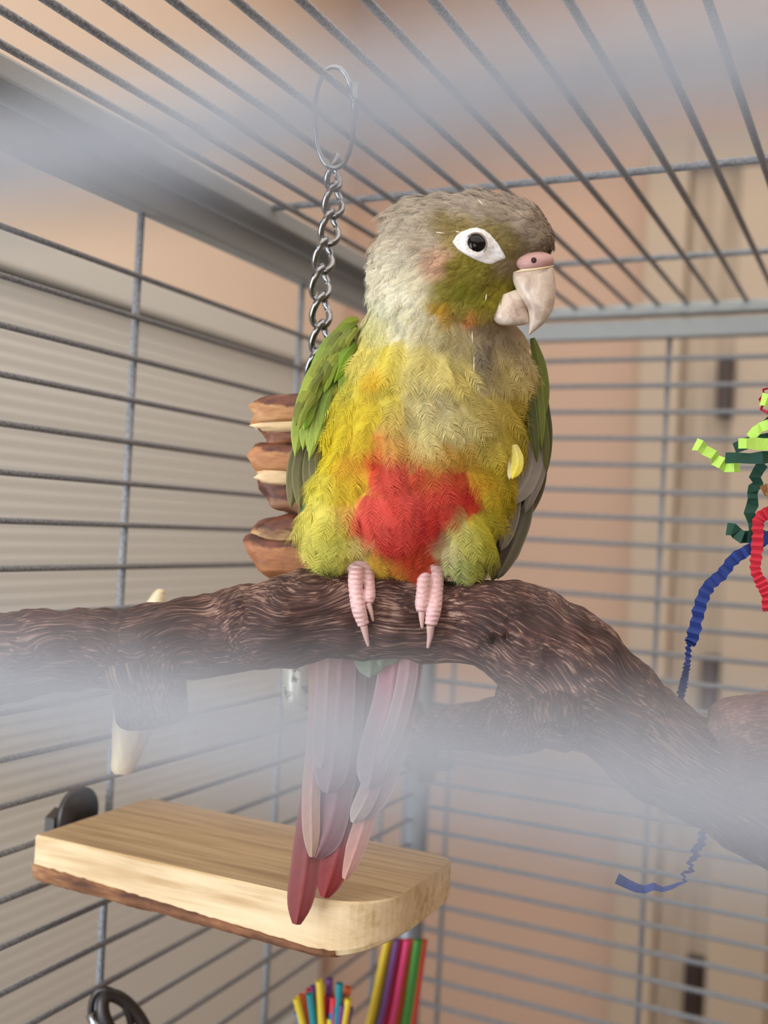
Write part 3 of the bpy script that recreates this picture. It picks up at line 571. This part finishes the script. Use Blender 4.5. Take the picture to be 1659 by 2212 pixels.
L(M_feather, B(M_feather).outputs[0], mx.inputs[1]); L(M_feather, tr.outputs[0], mx.inputs[2]); L(M_feather, mx.outputs[0], M_feather.node_tree.nodes['Material Output'].inputs[0])
M_skinfe = mat('plumage_base', (200, 200, 100), .9, 0, Specular_IOR_Level=.1)
a = N(M_skinfe, 'ShaderNodeAttribute', attribute_name='Col'); L(M_skinfe, a.outputs['Color'], B(M_skinfe).inputs['Base Color'])
bobj('body', bodyV, bodyF, M_skinfe, cols=plum(bodyV[:, 0], -bodyV[:, 2], bodyV[:, 1])*.8)
# ---- fine barbed feathers over the whole body
tri = []; 
for q in bodyF:
    tri.append(q[:3])
    if len(q) == 4: tri.append([q[0], q[2], q[3]])
tri = np.array(tri); A0, A1, A2 = bodyV[tri[:, 0]], bodyV[tri[:, 1]], bodyV[tri[:, 2]]
cr = np.cross(A1-A0, A2-A0); ar = np.linalg.norm(cr, axis=1)/2; nrm = cr/(2*ar[:, None]+1e-9)
cen = (A0+A1+A2)/3
if np.mean(np.sum(nrm*(cen-bodyV.mean(0)), 1)) < 0: nrm = -nrm
py_ = -cen[:, 2]; wt = ar*np.where(py_ < 700, 2.9, 1.0)*np.where(nrm[:, 1] > .25, .45, 1)*np.where(py_ > 1262, .15, 1)
def sample(n):
    idx = rng.choice(len(tri), n, p=wt/wt.sum()); u = rng.random((n, 2)); sw = u.sum(1) > 1; u[sw] = 1-u[sw]
    P = A0[idx]+(A1[idx]-A0[idx])*u[:, :1]+(A2[idx]-A0[idx])*u[:, 1:]; return P, nrm[idx]
EYE = np.array([(976, 522), (988, 505), (1006, 496), (1030, 491), (1050, 498), (1066, 512), (1080, 530), (1094, 556), (1080, 564), (1058, 572), (1034, 564), (1010, 552), (988, 538)], float)
def in_poly(x, y, poly):
    ins = np.zeros(len(x), bool); j = len(poly)-1
    for i in range(len(poly)):
        xi, yi = poly[i]; xj, yj = poly[j]; ins ^= ((yi > y) != (yj > y)) & (x < (xj-xi)*(y-yi)/(yj-yi+1e-9)+xi); j = i
    return ins
BEAKZ = np.array([(1104, 560), (1135, 548), (1195, 556), (1215, 600), (1215, 730), (1135, 730), (1064, 704), (1066, 668), (1102, 625)], float)
def flow(P):
    x, d, y = P[:, 0], P[:, 1], -P[:, 2]
    fh = np.stack([x-1215, (d+60)*.5, -(y-520)*1.0], 1); fh /= np.linalg.norm(fh, axis=1)[:, None]; fh[:, 2] -= np.clip((y-540)/180, 0, 1)*.9
    fb = np.stack([(x-890)/520, np.full(len(x), .05), -np.ones(len(x))], 1)
    # chest whorls: swept to the sides under the neck, breast fanning
    fb[:, 0] += .45*np.sin(y*.012+x*.01)*np.exp(-((y-850)/140)**2)
    for cx, cy, s in ((722, 1120, 95), (1015, 1130, 85)):
        g = np.exp(-((x-cx)**2+(y-cy)**2)/(2*s*s))*(d < 60); r_ = np.stack([(x-cx)/s, np.zeros(len(x)), -(y-cy)/s-.8], 1); fb += g[:, None]*r_*.9
    k = np.clip((y-640)/110, 0, 1)[:, None]; return fh*(1-k)+fb*k
def plumage(name, n, nb, Lf, Wf, lift, wid, mt, keep=None, bright=1.0, jit=.12, tone=(.70, 1.25)):
    P, Nn = sample(n); x, y = P[:, 0], -P[:, 2]; front = Nn[:, 1] < .35
    bad = (front & in_poly(x, y, EYE) & (P[:, 1] < 20)) | (front & in_poly(x, y, BEAKZ)); 
    if keep is not None: bad |= ~keep(P, Nn)
    P, Nn = P[~bad], Nn[~bad]; x, y = P[:, 0], -P[:, 2]; n = len(P)
    dr = flow(P)+rng.normal(0, .13, (n, 3)); dr -= Nn*np.sum(dr*Nn, 1)[:, None]; dr /= np.linalg.norm(dr, axis=1)[:, None]+1e-9
    ac = np.cross(Nn, dr); Ln = Lf(x, y)*rng.uniform(.75, 1.25, n); Wn = Wf(x, y)*rng.uniform(.8, 1.2, n)
    # shorten near eye patch and beak
    de = np.sqrt(((x-1036)/62)**2+((y-532)/46)**2); db = np.hypot(np.maximum(0, 1100-x), np.maximum(0, np.abs(y-630)-80)); sh = np.clip((de-.7)/.9, .25, 1)*np.where(y < 760, np.clip((1225-x)/150, .35, 1), 1); Ln *= np.where(front_(Nn), sh, 1); Wn *= np.where(front_(Nn), np.clip(sh*1.2, .3, 1), 1)
    t = (np.arange(nb)+.5)/nb; t = t*.92; side = np.array([-1., 1.])
    T, S_ = np.meshgrid(t, side, indexing='ij'); T = T.ravel(); S_ = S_.ravel(); m_ = len(T)
    vv = np.array([0, .5, 1.]); prof = np.sin(np.pi*np.clip(T*.86+.12, 0, 1))**.6
    Tj = T[None]*(1+rng.normal(0, .03, (n, m_)))
    pos = []
    lf = lift*rng.uniform(.5, 1.5, n)
    for v in vv:
        al = Tj+.30*v**1.3+(.10*v*v); acr = S_[None]*prof[None]*(v**.85)*(1+rng.normal(0, .08, (n, m_)))
        hgt = (al*.9-.45*al**2)*lf[:, None]*Ln[:, None]*.5-.22*(acr**2)*Wn[:, None]+1.0
        # the cloak bends with the body: pull down along the normal with distance
        pos.append(P[:, None]+dr[:, None]*(al*Ln[:, None])[..., None]+ac[:, None]*(acr*Wn[:, None])[..., None]+Nn[:, None]*hgt[..., None])
    wd = dr[:, None]*(wid)
    w0 = wid*.5; q = [pos[0]-dr[:, None]*w0, pos[0]+dr[:, None]*w0, pos[1]-dr[:, None]*w0*.85, pos[1]+dr[:, None]*w0*.85, pos[2]]
    Q = np.stack(q, 2).reshape(-1, 3); k = n*m_; b = np.arange(k)*5
    f1 = np.stack([b, b+1, b+3, b+2], 1); f2 = np.stack([b+2, b+3, b+4], 1)
    cx = P+dr*(Ln*.45)[:, None]; c = plum(cx[:, 0], -cx[:, 2], cx[:, 1])*bright*(1+rng.normal(0, jit, n))[:, None]
    c = c[:, None, None]*(1+rng.normal(0, .07, (n, m_)))[:, :, None, None]*np.array([tone[0], tone[0], 1.0, 1.0, tone[1]])[None, None, :, None]
    # colour also follows the spot of each barb, so patches keep their shape
    mid = pos[1].reshape(-1, 3); c2 = plum(mid[:, 0], -mid[:, 2], mid[:, 1]).reshape(n, m_, 1, 3); c = c*.6+c2*.4*np.array([.86, .86, 1, 1, 1.1])[None, None, :, None]
    me = bpy.data.meshes.new(name); W = qw(Q); me.vertices.add(len(W)); me.vertices.foreach_set('co', W.astype(np.float32).ravel())
    nl = f1.size+f2.size; me.loops.add(nl); me.polygons.add(2*k)
    lo = np.concatenate([f1.ravel(), f2.ravel()]); me.loops.foreach_set('vertex_index', lo.astype(np.int32))
    stt = np.concatenate([np.arange(k)*4, 4*k+np.arange(k)*3]); me.polygons.foreach_set('loop_start', stt.astype(np.int32))
    me.update(calc_edges=True); setcol(me, np.clip(c.reshape(-1, 3), 0, 1)); me.polygons.foreach_set('use_smooth', [True]*(2*k))
    return stuff(link(name, me, mt, bird))
def front_(Nn): return Nn[:, 1] < .35
Lfun = lambda x, y: np.interp(y, [400, 560, 640, 740, 900, 1250], [26, 24, 30, 50, 58, 46])
Wfun = lambda x, y: np.interp(y, [400, 560, 640, 740, 900, 1250], [9, 9, 12, 20, 24, 21])
plumage('body_plumage', 3600, 17, Lfun, Wfun, .30, 1.9, M_feather)
plumage('loose_down', 420, 9, lambda x, y: Lfun(x, y)*1.15, lambda x, y: Wfun(x, y)*1.0, .75, 1.1, M_feather, bright=1.06)

plumage('crest_feathers', 900, 9, lambda x, y: np.full(len(x), 34.), lambda x, y: np.full(len(x), 13.), .55, 1.9, M_feather, keep=lambda P, Nn: (-P[:, 2] < 620), bright=1.12, jit=.2, tone=(.55, 1.45))

# ---- vaned feathers (wings, tail)
M_vane = mat('vaned_feather', (120, 150, 60), .5, 0, Specular_IOR_Level=.35)
a = N(M_vane, 'ShaderNodeAttribute', attribute_name='Col'); uv = N(M_vane, 'ShaderNodeAttribute', attribute_name='fuv')
wv_ = N(M_vane, 'ShaderNodeTexWave', i_Scale=1.0, i_Distortion=.6, i_Detail=1.0, wave_type='BANDS', bands_direction='X'); mp = N(M_vane, 'ShaderNodeMapping'); mp.inputs['Scale'].default_value = (9, 1, 1)
L(M_vane, uv.outputs['Vector'], mp.inputs[0]); L(M_vane, mp.outputs[0], wv_.inputs['Vector']); mr = N(M_vane, 'ShaderNodeMapRange'); mr.inputs[3].default_value = .86; mr.inputs[4].default_value = 1.12; L(M_vane, wv_.outputs['Fac'], mr.inputs[0])
vm = N(M_vane, 'ShaderNodeVectorMath', operation='SCALE'); L(M_vane, a.outputs['Color'], vm.inputs[0]); L(M_vane, mr.outputs[0], vm.inputs['Scale']); L(M_vane, vm.outputs[0], B(M_vane).inputs['Base Color'])
bump(M_vane, wv_.outputs['Fac'], .25, .0003)
def vane(name, pts, hw, cb, ct, parent, edge=None, nl=18, nw=8, tip=.5, u0=.62, turn=0, rach=(1.25), asym=0, camb=.16, label=None, base=.35):
    """feather along px,py,d points; hw half width px; cb/ct colours; turn rolls the vane about its shaft"""
    S = smooth_path(pts, nl+1); V = []; C = []; U = []; ct_, cb_ = lina(ct), lina(cb); ed = lina(edge) if edge is not None else None; ln = 0
    for i in range(nl+1):
        t = S[min(i+1, nl)]-S[max(i-1, 0)]; t = np.array([t[0], t[2], -t[1]]); t /= np.linalg.norm(t); p = np.array([S[i][0], S[i][2], -S[i][1]])
        ax = np.cross(t, (0, 1, 0)); ax /= np.linalg.norm(ax); nn = np.cross(ax, t); nn = nn if nn[1] < 0 else -nn; a_ = math.radians(turn); axx = ax*math.cos(a_)+nn*math.sin(a_); nm = nn*math.cos(a_)-ax*math.sin(a_)
        u = i/nl; pr_ = (base+(1-base)*min(1, u/.35)**.7) if u < .35 else 1.0; pr_ *= (max(0, 1-((u-u0)/(1-u0))**2)**tip if u > u0 else 1)
        if i == nl: pr_ = .06 if u0 < .7 else .30
        ln += np.linalg.norm(S[i]-S[max(i-1, 0)])
        for j in range(nw+1):
            v = j/nw*2-1; wv = v*hw*pr_*(1+asym*v); back_ = abs(v)*hw*.25*.35*(0 if i == 0 else 1)
            V.append(p+axx*wv+nm*(hw*(.10*math.exp(-(v*7)**2))-hw*camb*v*v)-t*back_)
            c = cb_+(ct_-cb_)*u; c = c*(1+.05*math.sin(i*2.1+j))
            if abs(v) < .13: c = c*rach
            if ed is not None and abs(v) > .85: c = ed*.6+c*.4
            C.append(c); U.append(((ln-abs(v)*hw*.8)/18, v, 0))
    n = len(V); V += [q+np.array([0, .9, 0]) for q in V]; C += C; U += U; Fc = []; w1 = nw+1
    for i in range(nl):
        for j in range(nw): q = [i*w1+j, i*w1+j+1, (i+1)*w1+j+1, (i+1)*w1+j]; Fc.append(q); Fc.append([z+n for z in q[::-1]])
    o = bobj(name, V, Fc, M_vane, parent, cols=np.clip(C, 0, 1)); setvec(o.data, U, 'fuv')
    if label: o['label'] = label
    return o
GRN, GRD, OLV, OLD = (152, 180, 66), (106, 118, 42), (104, 98, 58), (62, 58, 34)
def wing_base(els, name, col):
    v, f = join(*[ellip(*e) for e in els]); v, f = remesh(v, f, 5, 6); return bobj(name, v, f, M_skinfe, cols=np.tile(lina(col), (len(v), 1)))
lw = wing_base([(716, 800, 42, 44, 100, 30, -22), (686, 900, 52, 36, 100, 26, -10), (672, 990, 58, 28, 80, 20, -6)], 'wing', (84, 92, 30)); lw['label'] = 'bright green folded wing on the side of the hanging chain'
FL = lambda *a, **k: vane('flight_feather', *a, **k); CV = lambda *a, **k: vane('covert_feather', *a, **k)
for pts, hw in (([(690, 930, 44), (664, 1040, 40), (648, 1165, 38)], 12), ([(680, 900, 40), (640, 990, 36), (628, 1098, 32)], 16), ([(690, 900, 36), (648, 1000, 30), (648, 1100, 26)], 15), ([(695, 900, 30), (668, 1000, 26), (672, 1090, 20)], 14), ([(700, 900, 26), (682, 1000, 22), (688, 1062, 14)], 15)):
    FL(pts, hw, OLD, (112, 106, 64), lw, edge=(150, 146, 96), tip=.6)
FL([(700, 980, 32), (682, 1040, 30), (672, 1082, 28)], 9, (40, 90, 96), (70, 140, 150), lw, label='teal flight feather')
FL([(694, 1000, 34), (664, 1060, 30), (655, 1120, 28)], 8, OLD, (90, 120, 70), lw)
for pts, hw in (([(672, 800, 26), (650, 900, 18), (637, 988, 16)], 17), ([(682, 840, 22), (664, 910, 14), (654, 974, 12)], 14), ([(690, 850, 18), (676, 920, 10), (664, 976, 8)], 12), ([(696, 850, 14), (684, 920, 6), (667, 996, 4)], 12), ([(706, 830, 12), (698, 890, 4), (680, 965, 2)], 11)):
    FL(pts, hw, GRD, (158, 174, 70), lw, tip=1.1, edge=(170, 210, 90))
for pts, hw, c1, c2 in (([(760, 700, 20), (724, 730, 14), (686, 790, 10)], 16, (120, 132, 30), (140, 160, 44)), ([(735, 712, 14), (700, 760, 8), (664, 840, 8)], 17, GRD, GRN), ([(716, 760, 8), (676, 820, 2), (653, 898, 6)], 22, (124, 142, 44), (164, 186, 78)), ([(724, 790, 2), (692, 830, -6), (670, 884, -6)], 14, GRD, (160, 182, 76)), ([(690, 840, 6), (668, 880, 0), (656, 930, 4)], 18, (120, 134, 46), (150, 194, 66)), ([(726, 820, 2), (706, 860, -6), (692, 930, -4)], 12, (84, 106, 30), (128, 150, 56)),
    ([(770, 700, 4), (748, 720, -6), (728, 775, -8)], 18, (92, 106, 22), (126, 150, 34)), ([(768, 740, -2), (742, 770, -10), (722, 828, -10)], 18, (92, 118, 26), (132, 164, 40)), ([(768, 780, -4), (748, 810, -12), (736, 860, -12)], 16, (88, 112, 28), (120, 148, 46)), ([(775, 690, 8), (750, 700, 2), (712, 744, 2)], 14, (134, 140, 40), (110, 128, 28)), ([(745, 750, -2), (716, 790, -8), (700, 850, -6)], 15, GRD, GRN)):
    CV([(a, b, d-16*(b < 800)) for a, b, d in pts], hw*.86, c1, c2, lw, tip=.8)
for k in range(26):
    u = k/25; x = 768-96*u**.8+random.uniform(-10, 12); y = 700+150*u+random.uniform(-12, 12); ln_ = random.uniform(56, 84)
    cc = random.choice([((122, 128, 42), (146, 154, 52)), ((108, 116, 40), (140, 152, 54)), ((142, 150, 50), (166, 184, 70)), ((90, 94, 36), (128, 136, 50))])
    CV([(x, y, -14-6*random.random()-8*(1-u)), (x-ln_*.36, y+ln_*.45, -20-8*(1-u)), (x-ln_*.5, y+ln_, -14)], random.uniform(8, 12), cc[0], cc[1], lw, tip=.8)
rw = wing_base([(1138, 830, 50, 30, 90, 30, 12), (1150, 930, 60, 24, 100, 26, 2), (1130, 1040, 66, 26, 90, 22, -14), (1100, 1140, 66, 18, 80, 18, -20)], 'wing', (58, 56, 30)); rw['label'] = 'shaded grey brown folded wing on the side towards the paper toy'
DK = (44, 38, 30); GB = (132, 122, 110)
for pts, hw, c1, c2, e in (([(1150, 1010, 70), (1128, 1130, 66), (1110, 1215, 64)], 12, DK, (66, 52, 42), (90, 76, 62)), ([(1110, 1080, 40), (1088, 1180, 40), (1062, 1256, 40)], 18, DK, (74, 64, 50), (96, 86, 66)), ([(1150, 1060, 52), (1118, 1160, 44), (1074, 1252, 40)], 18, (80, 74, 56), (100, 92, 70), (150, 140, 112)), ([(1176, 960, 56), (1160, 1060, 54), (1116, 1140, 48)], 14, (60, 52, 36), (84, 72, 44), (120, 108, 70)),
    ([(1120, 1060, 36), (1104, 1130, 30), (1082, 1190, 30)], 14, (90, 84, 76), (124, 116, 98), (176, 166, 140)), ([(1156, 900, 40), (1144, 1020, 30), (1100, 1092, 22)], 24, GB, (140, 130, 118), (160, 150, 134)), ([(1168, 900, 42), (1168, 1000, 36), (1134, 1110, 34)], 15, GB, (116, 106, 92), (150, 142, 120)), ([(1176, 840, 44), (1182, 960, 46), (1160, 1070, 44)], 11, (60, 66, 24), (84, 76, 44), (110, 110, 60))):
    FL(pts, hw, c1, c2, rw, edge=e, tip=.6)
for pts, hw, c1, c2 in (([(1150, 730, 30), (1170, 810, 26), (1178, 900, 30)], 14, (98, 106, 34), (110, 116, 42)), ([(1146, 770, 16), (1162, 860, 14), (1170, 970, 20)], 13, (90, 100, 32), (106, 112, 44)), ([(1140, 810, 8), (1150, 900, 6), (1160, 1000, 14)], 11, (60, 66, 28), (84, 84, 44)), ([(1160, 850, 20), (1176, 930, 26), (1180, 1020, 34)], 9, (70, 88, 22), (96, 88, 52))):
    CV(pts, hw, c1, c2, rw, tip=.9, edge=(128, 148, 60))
vane('alula_feather', [(1112, 960, -40), (1118, 1000, -44), (1106, 1036, -42)], 13, (206, 190, 110), (232, 212, 60), rw, tip=.8)
vane('alula_feather', [(1106, 985, -36), (1106, 1010, -40), (1100, 1036, -40)], 9, (220, 206, 150), (216, 200, 160), rw, tip=.8)

# ---- tail
v, f = ellip(806, 1370, 128, 66, 80, 22); v, f = remesh(v, f, 5, 4)
tail = bobj('tail', v, f, M_skinfe, cols=np.tile(lina((150, 140, 110)), (len(v), 1)))
TL = [([(700, 1330, 132), (700, 1540, 122), (662, 1850, 70), (640, 1998, 50)], 31, (150, 104, 104), (128, 52, 50), (150, 96, 92)),
      ([(800, 1340, 134), (770, 1620, 118), (732, 1820, 78), (700, 1940, 60)], 34, (140, 96, 98), (132, 40, 38), (172, 120, 108)),
      ([(850, 1340, 132), (830, 1580, 116), (790, 1760, 86), (745, 1900, 66)], 22, (176, 128, 126), (186, 140, 126), (200, 170, 156)),
      ([(905, 1340, 126), (878, 1520, 112), (838, 1670, 92), (790, 1770, 80)], 24, (198, 140, 140), (164, 150, 146), (220, 196, 190)),
      ([(770, 1340, 126), (745, 1580, 104), (716, 1760, 74), (682, 1854, 60)], 38, (160, 118, 122), (128, 92, 98), (176, 154, 150)),
      ([(890, 1340, 118), (850, 1540, 98), (800, 1700, 76), (762, 1778, 66)], 22, (188, 130, 134), (170, 158, 150), (206, 190, 180)),
      ([(684, 1340, 118), (684, 1560, 98), (672, 1720, 70), (674, 1852, 54)], 20, (206, 150, 140), (170, 140, 122), (196, 168, 150)),
      ([(856, 1340, 108), (842, 1500, 92), (812, 1610, 76), (795, 1706, 64)], 34, (204, 128, 140), (158, 140, 144), (196, 184, 182)),
      ([(740, 1340, 104), (730, 1500, 88), (720, 1620, 70), (708, 1714, 56)], 38, (174, 128, 132), (138, 112, 118), (182, 160, 160)),
      ([(712, 1340, 100), (706, 1480, 86), (700, 1580, 72), (694, 1660, 60)], 24, (192, 150, 146), (158, 136, 134), (210, 190, 184)),
      ([(890, 1340, 100), (880, 1460, 90), (856, 1560, 78), (820, 1650, 68)], 22, (206, 150, 156), (160, 148, 144), (224, 208, 204))]
for pts, hw, c1, c2, e in TL: vane('tail_feather', pts, hw, c1, c2, tail, edge=e, tip=.5, u0=.78, rach=1.4, nl=30, nw=10, base=.75)
vane('undertail_covert', [(830, 1320, 100), (830, 1400, 84), (822, 1440, 72)], 34, (150, 160, 120), (146, 158, 128), tail, tip=.6)
vane('undertail_covert', [(796, 1320, 96), (798, 1400, 80), (799, 1466, 68)], 36, (140, 152, 116), (138, 154, 132), tail, tip=.6, label='grey green undertail covert')

# ---- eye, bare eye ring
M_white = mat('bare_white_skin', (236, 232, 226), .55, 0, Subsurface_Weight=.15, Subsurface_Scale=.001)
nz = noise_tex(M_white, coords(M_white), 1400, 3); bump(M_white, nz, .5, .0003)
r = ramp(M_white, nz, [(.3, (206, 198, 190)), (.5, (240, 237, 232))]); L(M_white, r.outputs[0], B(M_white).inputs['Base Color'])
ec = np.array([1028., 528.]); V = []; Fc = []; nr, na = 12, 60
El = smooth_path(np.vstack([EYE, EYE[:1]]), na+1)[:-1]
hn = [surf(x, y)[0].y for x, y in El]; dm = min(hn)
for i in range(nr+1):
    u = i/nr
    for k in range(na):
        p = ec+(El[k]-ec)*u; b = surf(*p)[0]; r_ = np.hypot(*(p-ec)); V.append((p[0], b.y-3.0-5.5*math.exp(-((r_-24)/9)**2)+(5 if u == 1 else 0)+.8*math.sin(k*1.7+i), -p[1]))
for i in range(nr):
    for k in range(na): l = (k+1) % na; Fc.append([i*na+k, (i+1)*na+k, (i+1)*na+l, i*na+l])
bobj('eye_ring', V, Fc, M_white)
M_eye = mat('dark_glossy_eye', (14, 10, 9), .05, 0, Specular_IOR_Level=.3)
es = surf(1028, 527)[0].y; v, f = ellip(1028, 527, es+1, 21.5, 22.5, 17, 0, 40, 28); eye = bobj('eye', v, f, M_eye)
v, f, _ = tube([(1028+23*math.cos(a_), es-6+abs(math.cos(a_))*1.5, -527+24*math.sin(a_)) for a_ in np.linspace(0, 2*math.pi, 40, endpoint=False)], 2.0, 8, closed=True); bobj('eyelid', v, f, mat('grey_eyelid', (150, 136, 126), .5), eye)

# ---- beak
M_beak = mat('horn_beak', (206, 186, 168), .33, 0, Specular_IOR_Level=.5, Subsurface_Weight=.2, Subsurface_Scale=.002)
nz = noise_tex(M_beak, coords(M_beak), 150, 5, .6, .8); r = ramp(M_beak, nz, [(.32, (170, 146, 130)), (.5, (206, 186, 166)), (.68, (228, 214, 194))]); L(M_beak, r.outputs[0], B(M_beak).inputs['Base Color']); bump(M_beak, nz, .4, .0006)
def horn(rows, n, ns=32, name='beak', d0=-70, mt=M_beak, parent=None, flat=1.0):
    """rows: outer x,y, inner x,y, half depth, d"""
    S = smooth_path(rows, n); V = []; Fc = []
    for o_x, o_y, i_x, i_y, hd, dd in S:
        c = np.array([(o_x+i_x)/2, (o_y+i_y)/2]); h = np.array([o_x-i_x, o_y-i_y])/2
        for k in range(ns):
            a_ = 2*math.pi*k/ns; ca_, sa_ = math.cos(a_), math.sin(a_); pw = .85
            q = c+h*(math.copysign(abs(ca_)**pw, ca_)); V.append((q[0], dd+hd*math.copysign(abs(sa_)**pw, sa_), -q[1]))
    for i in range(n-1):
        for k in range(ns): l = (k+1) % ns; Fc.append([i*ns+k, i*ns+l, (i+1)*ns+l, (i+1)*ns+k])
    Fc += [list(range(ns))[::-1], [(n-1)*ns+k for k in range(ns)]]; return bobj(name, V, Fc, mt, parent)
bd = -72
ub = horn([(1188, 558, 1108, 588, 34, bd+8), (1196, 582, 1108, 606, 40, bd), (1200, 612, 1116, 628, 40, bd-4), (1200, 642, 1127, 648, 38, bd-6), (1194, 668, 1138, 668, 33, bd-8), (1182, 690, 1142, 684, 26, bd-10), (1168, 705, 1143, 700, 17, bd-10), (1154, 716, 1142, 713, 9, bd-10), (1143, 724, 1141, 722, 3, bd-10)], 44, name='upper_beak')
horn([(1124, 622, 1076, 640, 30, bd+14), (1136, 642, 1066, 664, 36, bd+6), (1142, 662, 1064, 688, 37, bd+2), (1146, 680, 1078, 701, 34, bd), (1147, 692, 1100, 704, 26, bd), (1147, 698, 1124, 703, 14, bd)], 30, name='lower_beak')
M_cere = mat('pink_cere_skin', (188, 146, 138), .5, 0, Subsurface_Weight=.2, Subsurface_Scale=.002)
nz = noise_tex(M_cere, coords(M_cere), 700, 3); bump(M_cere, nz, .4, .0003)
v, f = join(ellip(1156, 566, bd-4, 41, 23, 38, 6)); v, f = remesh(v, f, 2, 4); cere = bobj('cere', v, f, M_cere)
v, f = ellip(1153, 562, bd-41, 6, 6.5, 4); bobj('nostril', v, f, mat('nostril_dark', (52, 24, 20), .7), cere)
v, f, _ = tube([(1112, bd-22, -588), (1130, bd-44, -584), (1155, bd-48, -582), (1180, bd-36, -578), (1196, bd-6, -574)], [1.5, 2.6, 2.6, 2.2, 1.4], 8); bobj('cere_rim', v, f, mat('pale_rim', (226, 204, 164), .6), cere)
# pin feathers
M_pin = mat('pin_feather_sheath', (222, 210, 182), .6)
for x, y, dx, dy in ((1033, 432, 12, 12), (942, 502, 20, 2), (1051, 636, -2, 14), (1020, 716, 1, 26), (1024, 770, 0, 40), (720, 905, 3, 4), (985, 500, 10, 2), (1002, 945, 2, 16), (1060, 930, 3, 18)):
    b = surf(x, y)[0]; c = surf(x+dx, y+dy)[0]; v, f, _ = tube([(x, b.y-8, -y), (x+dx*.5, min(b.y, c.y)-11, -y-dy*.5), (x+dx, c.y-12, -y-dy)], [1.1, 1.4, .4], 8); bobj('pin_feather', v, f, M_pin)

# ---- feet
M_foot = mat('pink_scaly_skin', (214, 168, 168), .5, 0, Subsurface_Weight=.25, Subsurface_Scale=.0015)
nz = noise_tex(M_foot, coords(M_foot), 900, 3); bump(M_foot, nz, .35, .0003); 
r = ramp(M_foot, nz, [(.35, (206, 152, 154)), (.65, (228, 192, 188))]); L(M_foot, r.outputs[0], B(M_foot).inputs['Base Color'])
tz = N(M_foot, 'ShaderNodeTexWave', i_Scale=190, i_Distortion=2.4, i_Detail=1, wave_type='BANDS', bands_direction='Z'); L(M_foot, coords(M_foot), tz.inputs['Vector'])
mxf = N(M_foot, 'ShaderNodeMix', data_type='RGBA'); L(M_foot, tz.outputs['Fac'], mxf.inputs[0]); L(M_foot, r.outputs[0], mxf.inputs[6]); mxf.inputs[7].default_value = (*lin((226, 190, 184)), 1); L(M_foot, mxf.outputs[2], B(M_foot).inputs['Base Color']); bump(M_foot, tz.outputs['Fac'], .5, .0004)
M_claw = mat('claw_horn', (208, 170, 160), .3)
wbv = BVHTree.FromPolygons([v.co for v in wood.data.vertices], [list(p.vertices) for p in wood.data.polygons])
def front_d(px, py, off):
    """depth offset of the branch front at this spot, moved off px towards the lens"""
    o_ = Vector(CAMP); dr = Vector(ray(px, py)); h = wbv.ray_cast(o_, dr.normalized())
    if h[0] is None: return None
    dep = (h[0]-o_).dot(Vector(FW)); return (dep-FOCUS)/K-off
def toe(pts, r0, r1, n=60, rings=13, amp=1.5):
    S = smooth_path(pts, n); R = [(r0+(r1-r0)*i/(n-1))+amp*abs(math.sin(math.pi*rings*i/(n-1)))-amp*.5+1.2*math.sin(i/(n-1)*math.pi*3+1) for i in range(n)]
    R[-1] *= .55; v, f, _ = tube([(a_, c_, -b_) for a_, b_, c_ in S], R, 20); return v, f
def foot(cx, toes, back, pad, label):
    parts = [ellip(*p) for p in pad]; claws = []
    for (pts, r0, r1, claw) in toes:
        P = []
        for (x, y) in pts:
            d = front_d(x, y, r1*.75); d = -10 if d is None else d; P.append((x, y, d))
        P[0] = (P[0][0], P[0][1], min(P[0][2], -28)); parts.append(toe(P, r0, r1)); C = [P[-1]]
        for x, y in claw: C.append((x, y, front_d(x, y, 5)-3))
        C[0] = (C[0][0], C[0][1], C[0][2]-1); claws.append((C, r1*.66))
    for pts in back: parts.append(toe(pts, 14, 11, rings=9))
    v, f = join(*parts); v, f = remesh(v, f, 1.35, 1); o = bobj('foot', v, f, M_foot); o['label'] = label
    for C, r_ in claws:
        S = smooth_path(C, 16); v, f, _ = tube([(a_, c_, -b_) for a_, b_, c_ in S], [r_*(1-.66*(i/15)**1.3) for i in range(16)], 14); bobj('claw', v, f, M_claw, o)
    for pts in back:
        x, y, d = pts[-1]; v, f, _ = tube([(x, d, -y), (x, d-4, -y-16), (x, d-14, -y-30)], [6, 4.5, 1.5], 12); bobj('claw', v, f, M_claw, o)
foot(780, [([(776, 1226), (768, 1262), (774, 1310), (786, 1352)], 19, 13, [(790, 1372), (796, 1396)]), ([(790, 1226), (797, 1256), (798, 1284), (795, 1304)], 15, 11, [(801, 1320), (806, 1342)])],
     [[(768, 1232, 10), (762, 1234, 50), (760, 1290, 92), (760, 1340, 98)], [(796, 1232, 10), (800, 1236, 50), (806, 1300, 96), (806, 1330, 98)]],
     [(780, 1224, -20, 36, 20, 34), (758, 1226, -14, 20, 12, 24), (784, 1205, -2, 18, 30, 18)], 'foot nearer the hanging chain, longer outer toe')
foot(935, [([(920, 1228), (914, 1262), (911, 1300), (911, 1322)], 16, 12, [(911, 1338), (912, 1357)]), ([(936, 1228), (942, 1262), (938, 1310), (930, 1352)], 19, 14, [(929, 1374), (924, 1400)])],
     [[(914, 1236, 10), (908, 1240, 50), (902, 1300, 94), (902, 1336, 98)], [(948, 1238, 10), (954, 1242, 50), (958, 1310, 96), (958, 1342, 100)]],
     [(928, 1228, -20, 36, 20, 34), (960, 1236, -10, 28, 12, 24), (930, 1208, -2, 18, 30, 18)], 'foot nearer the paper toy')
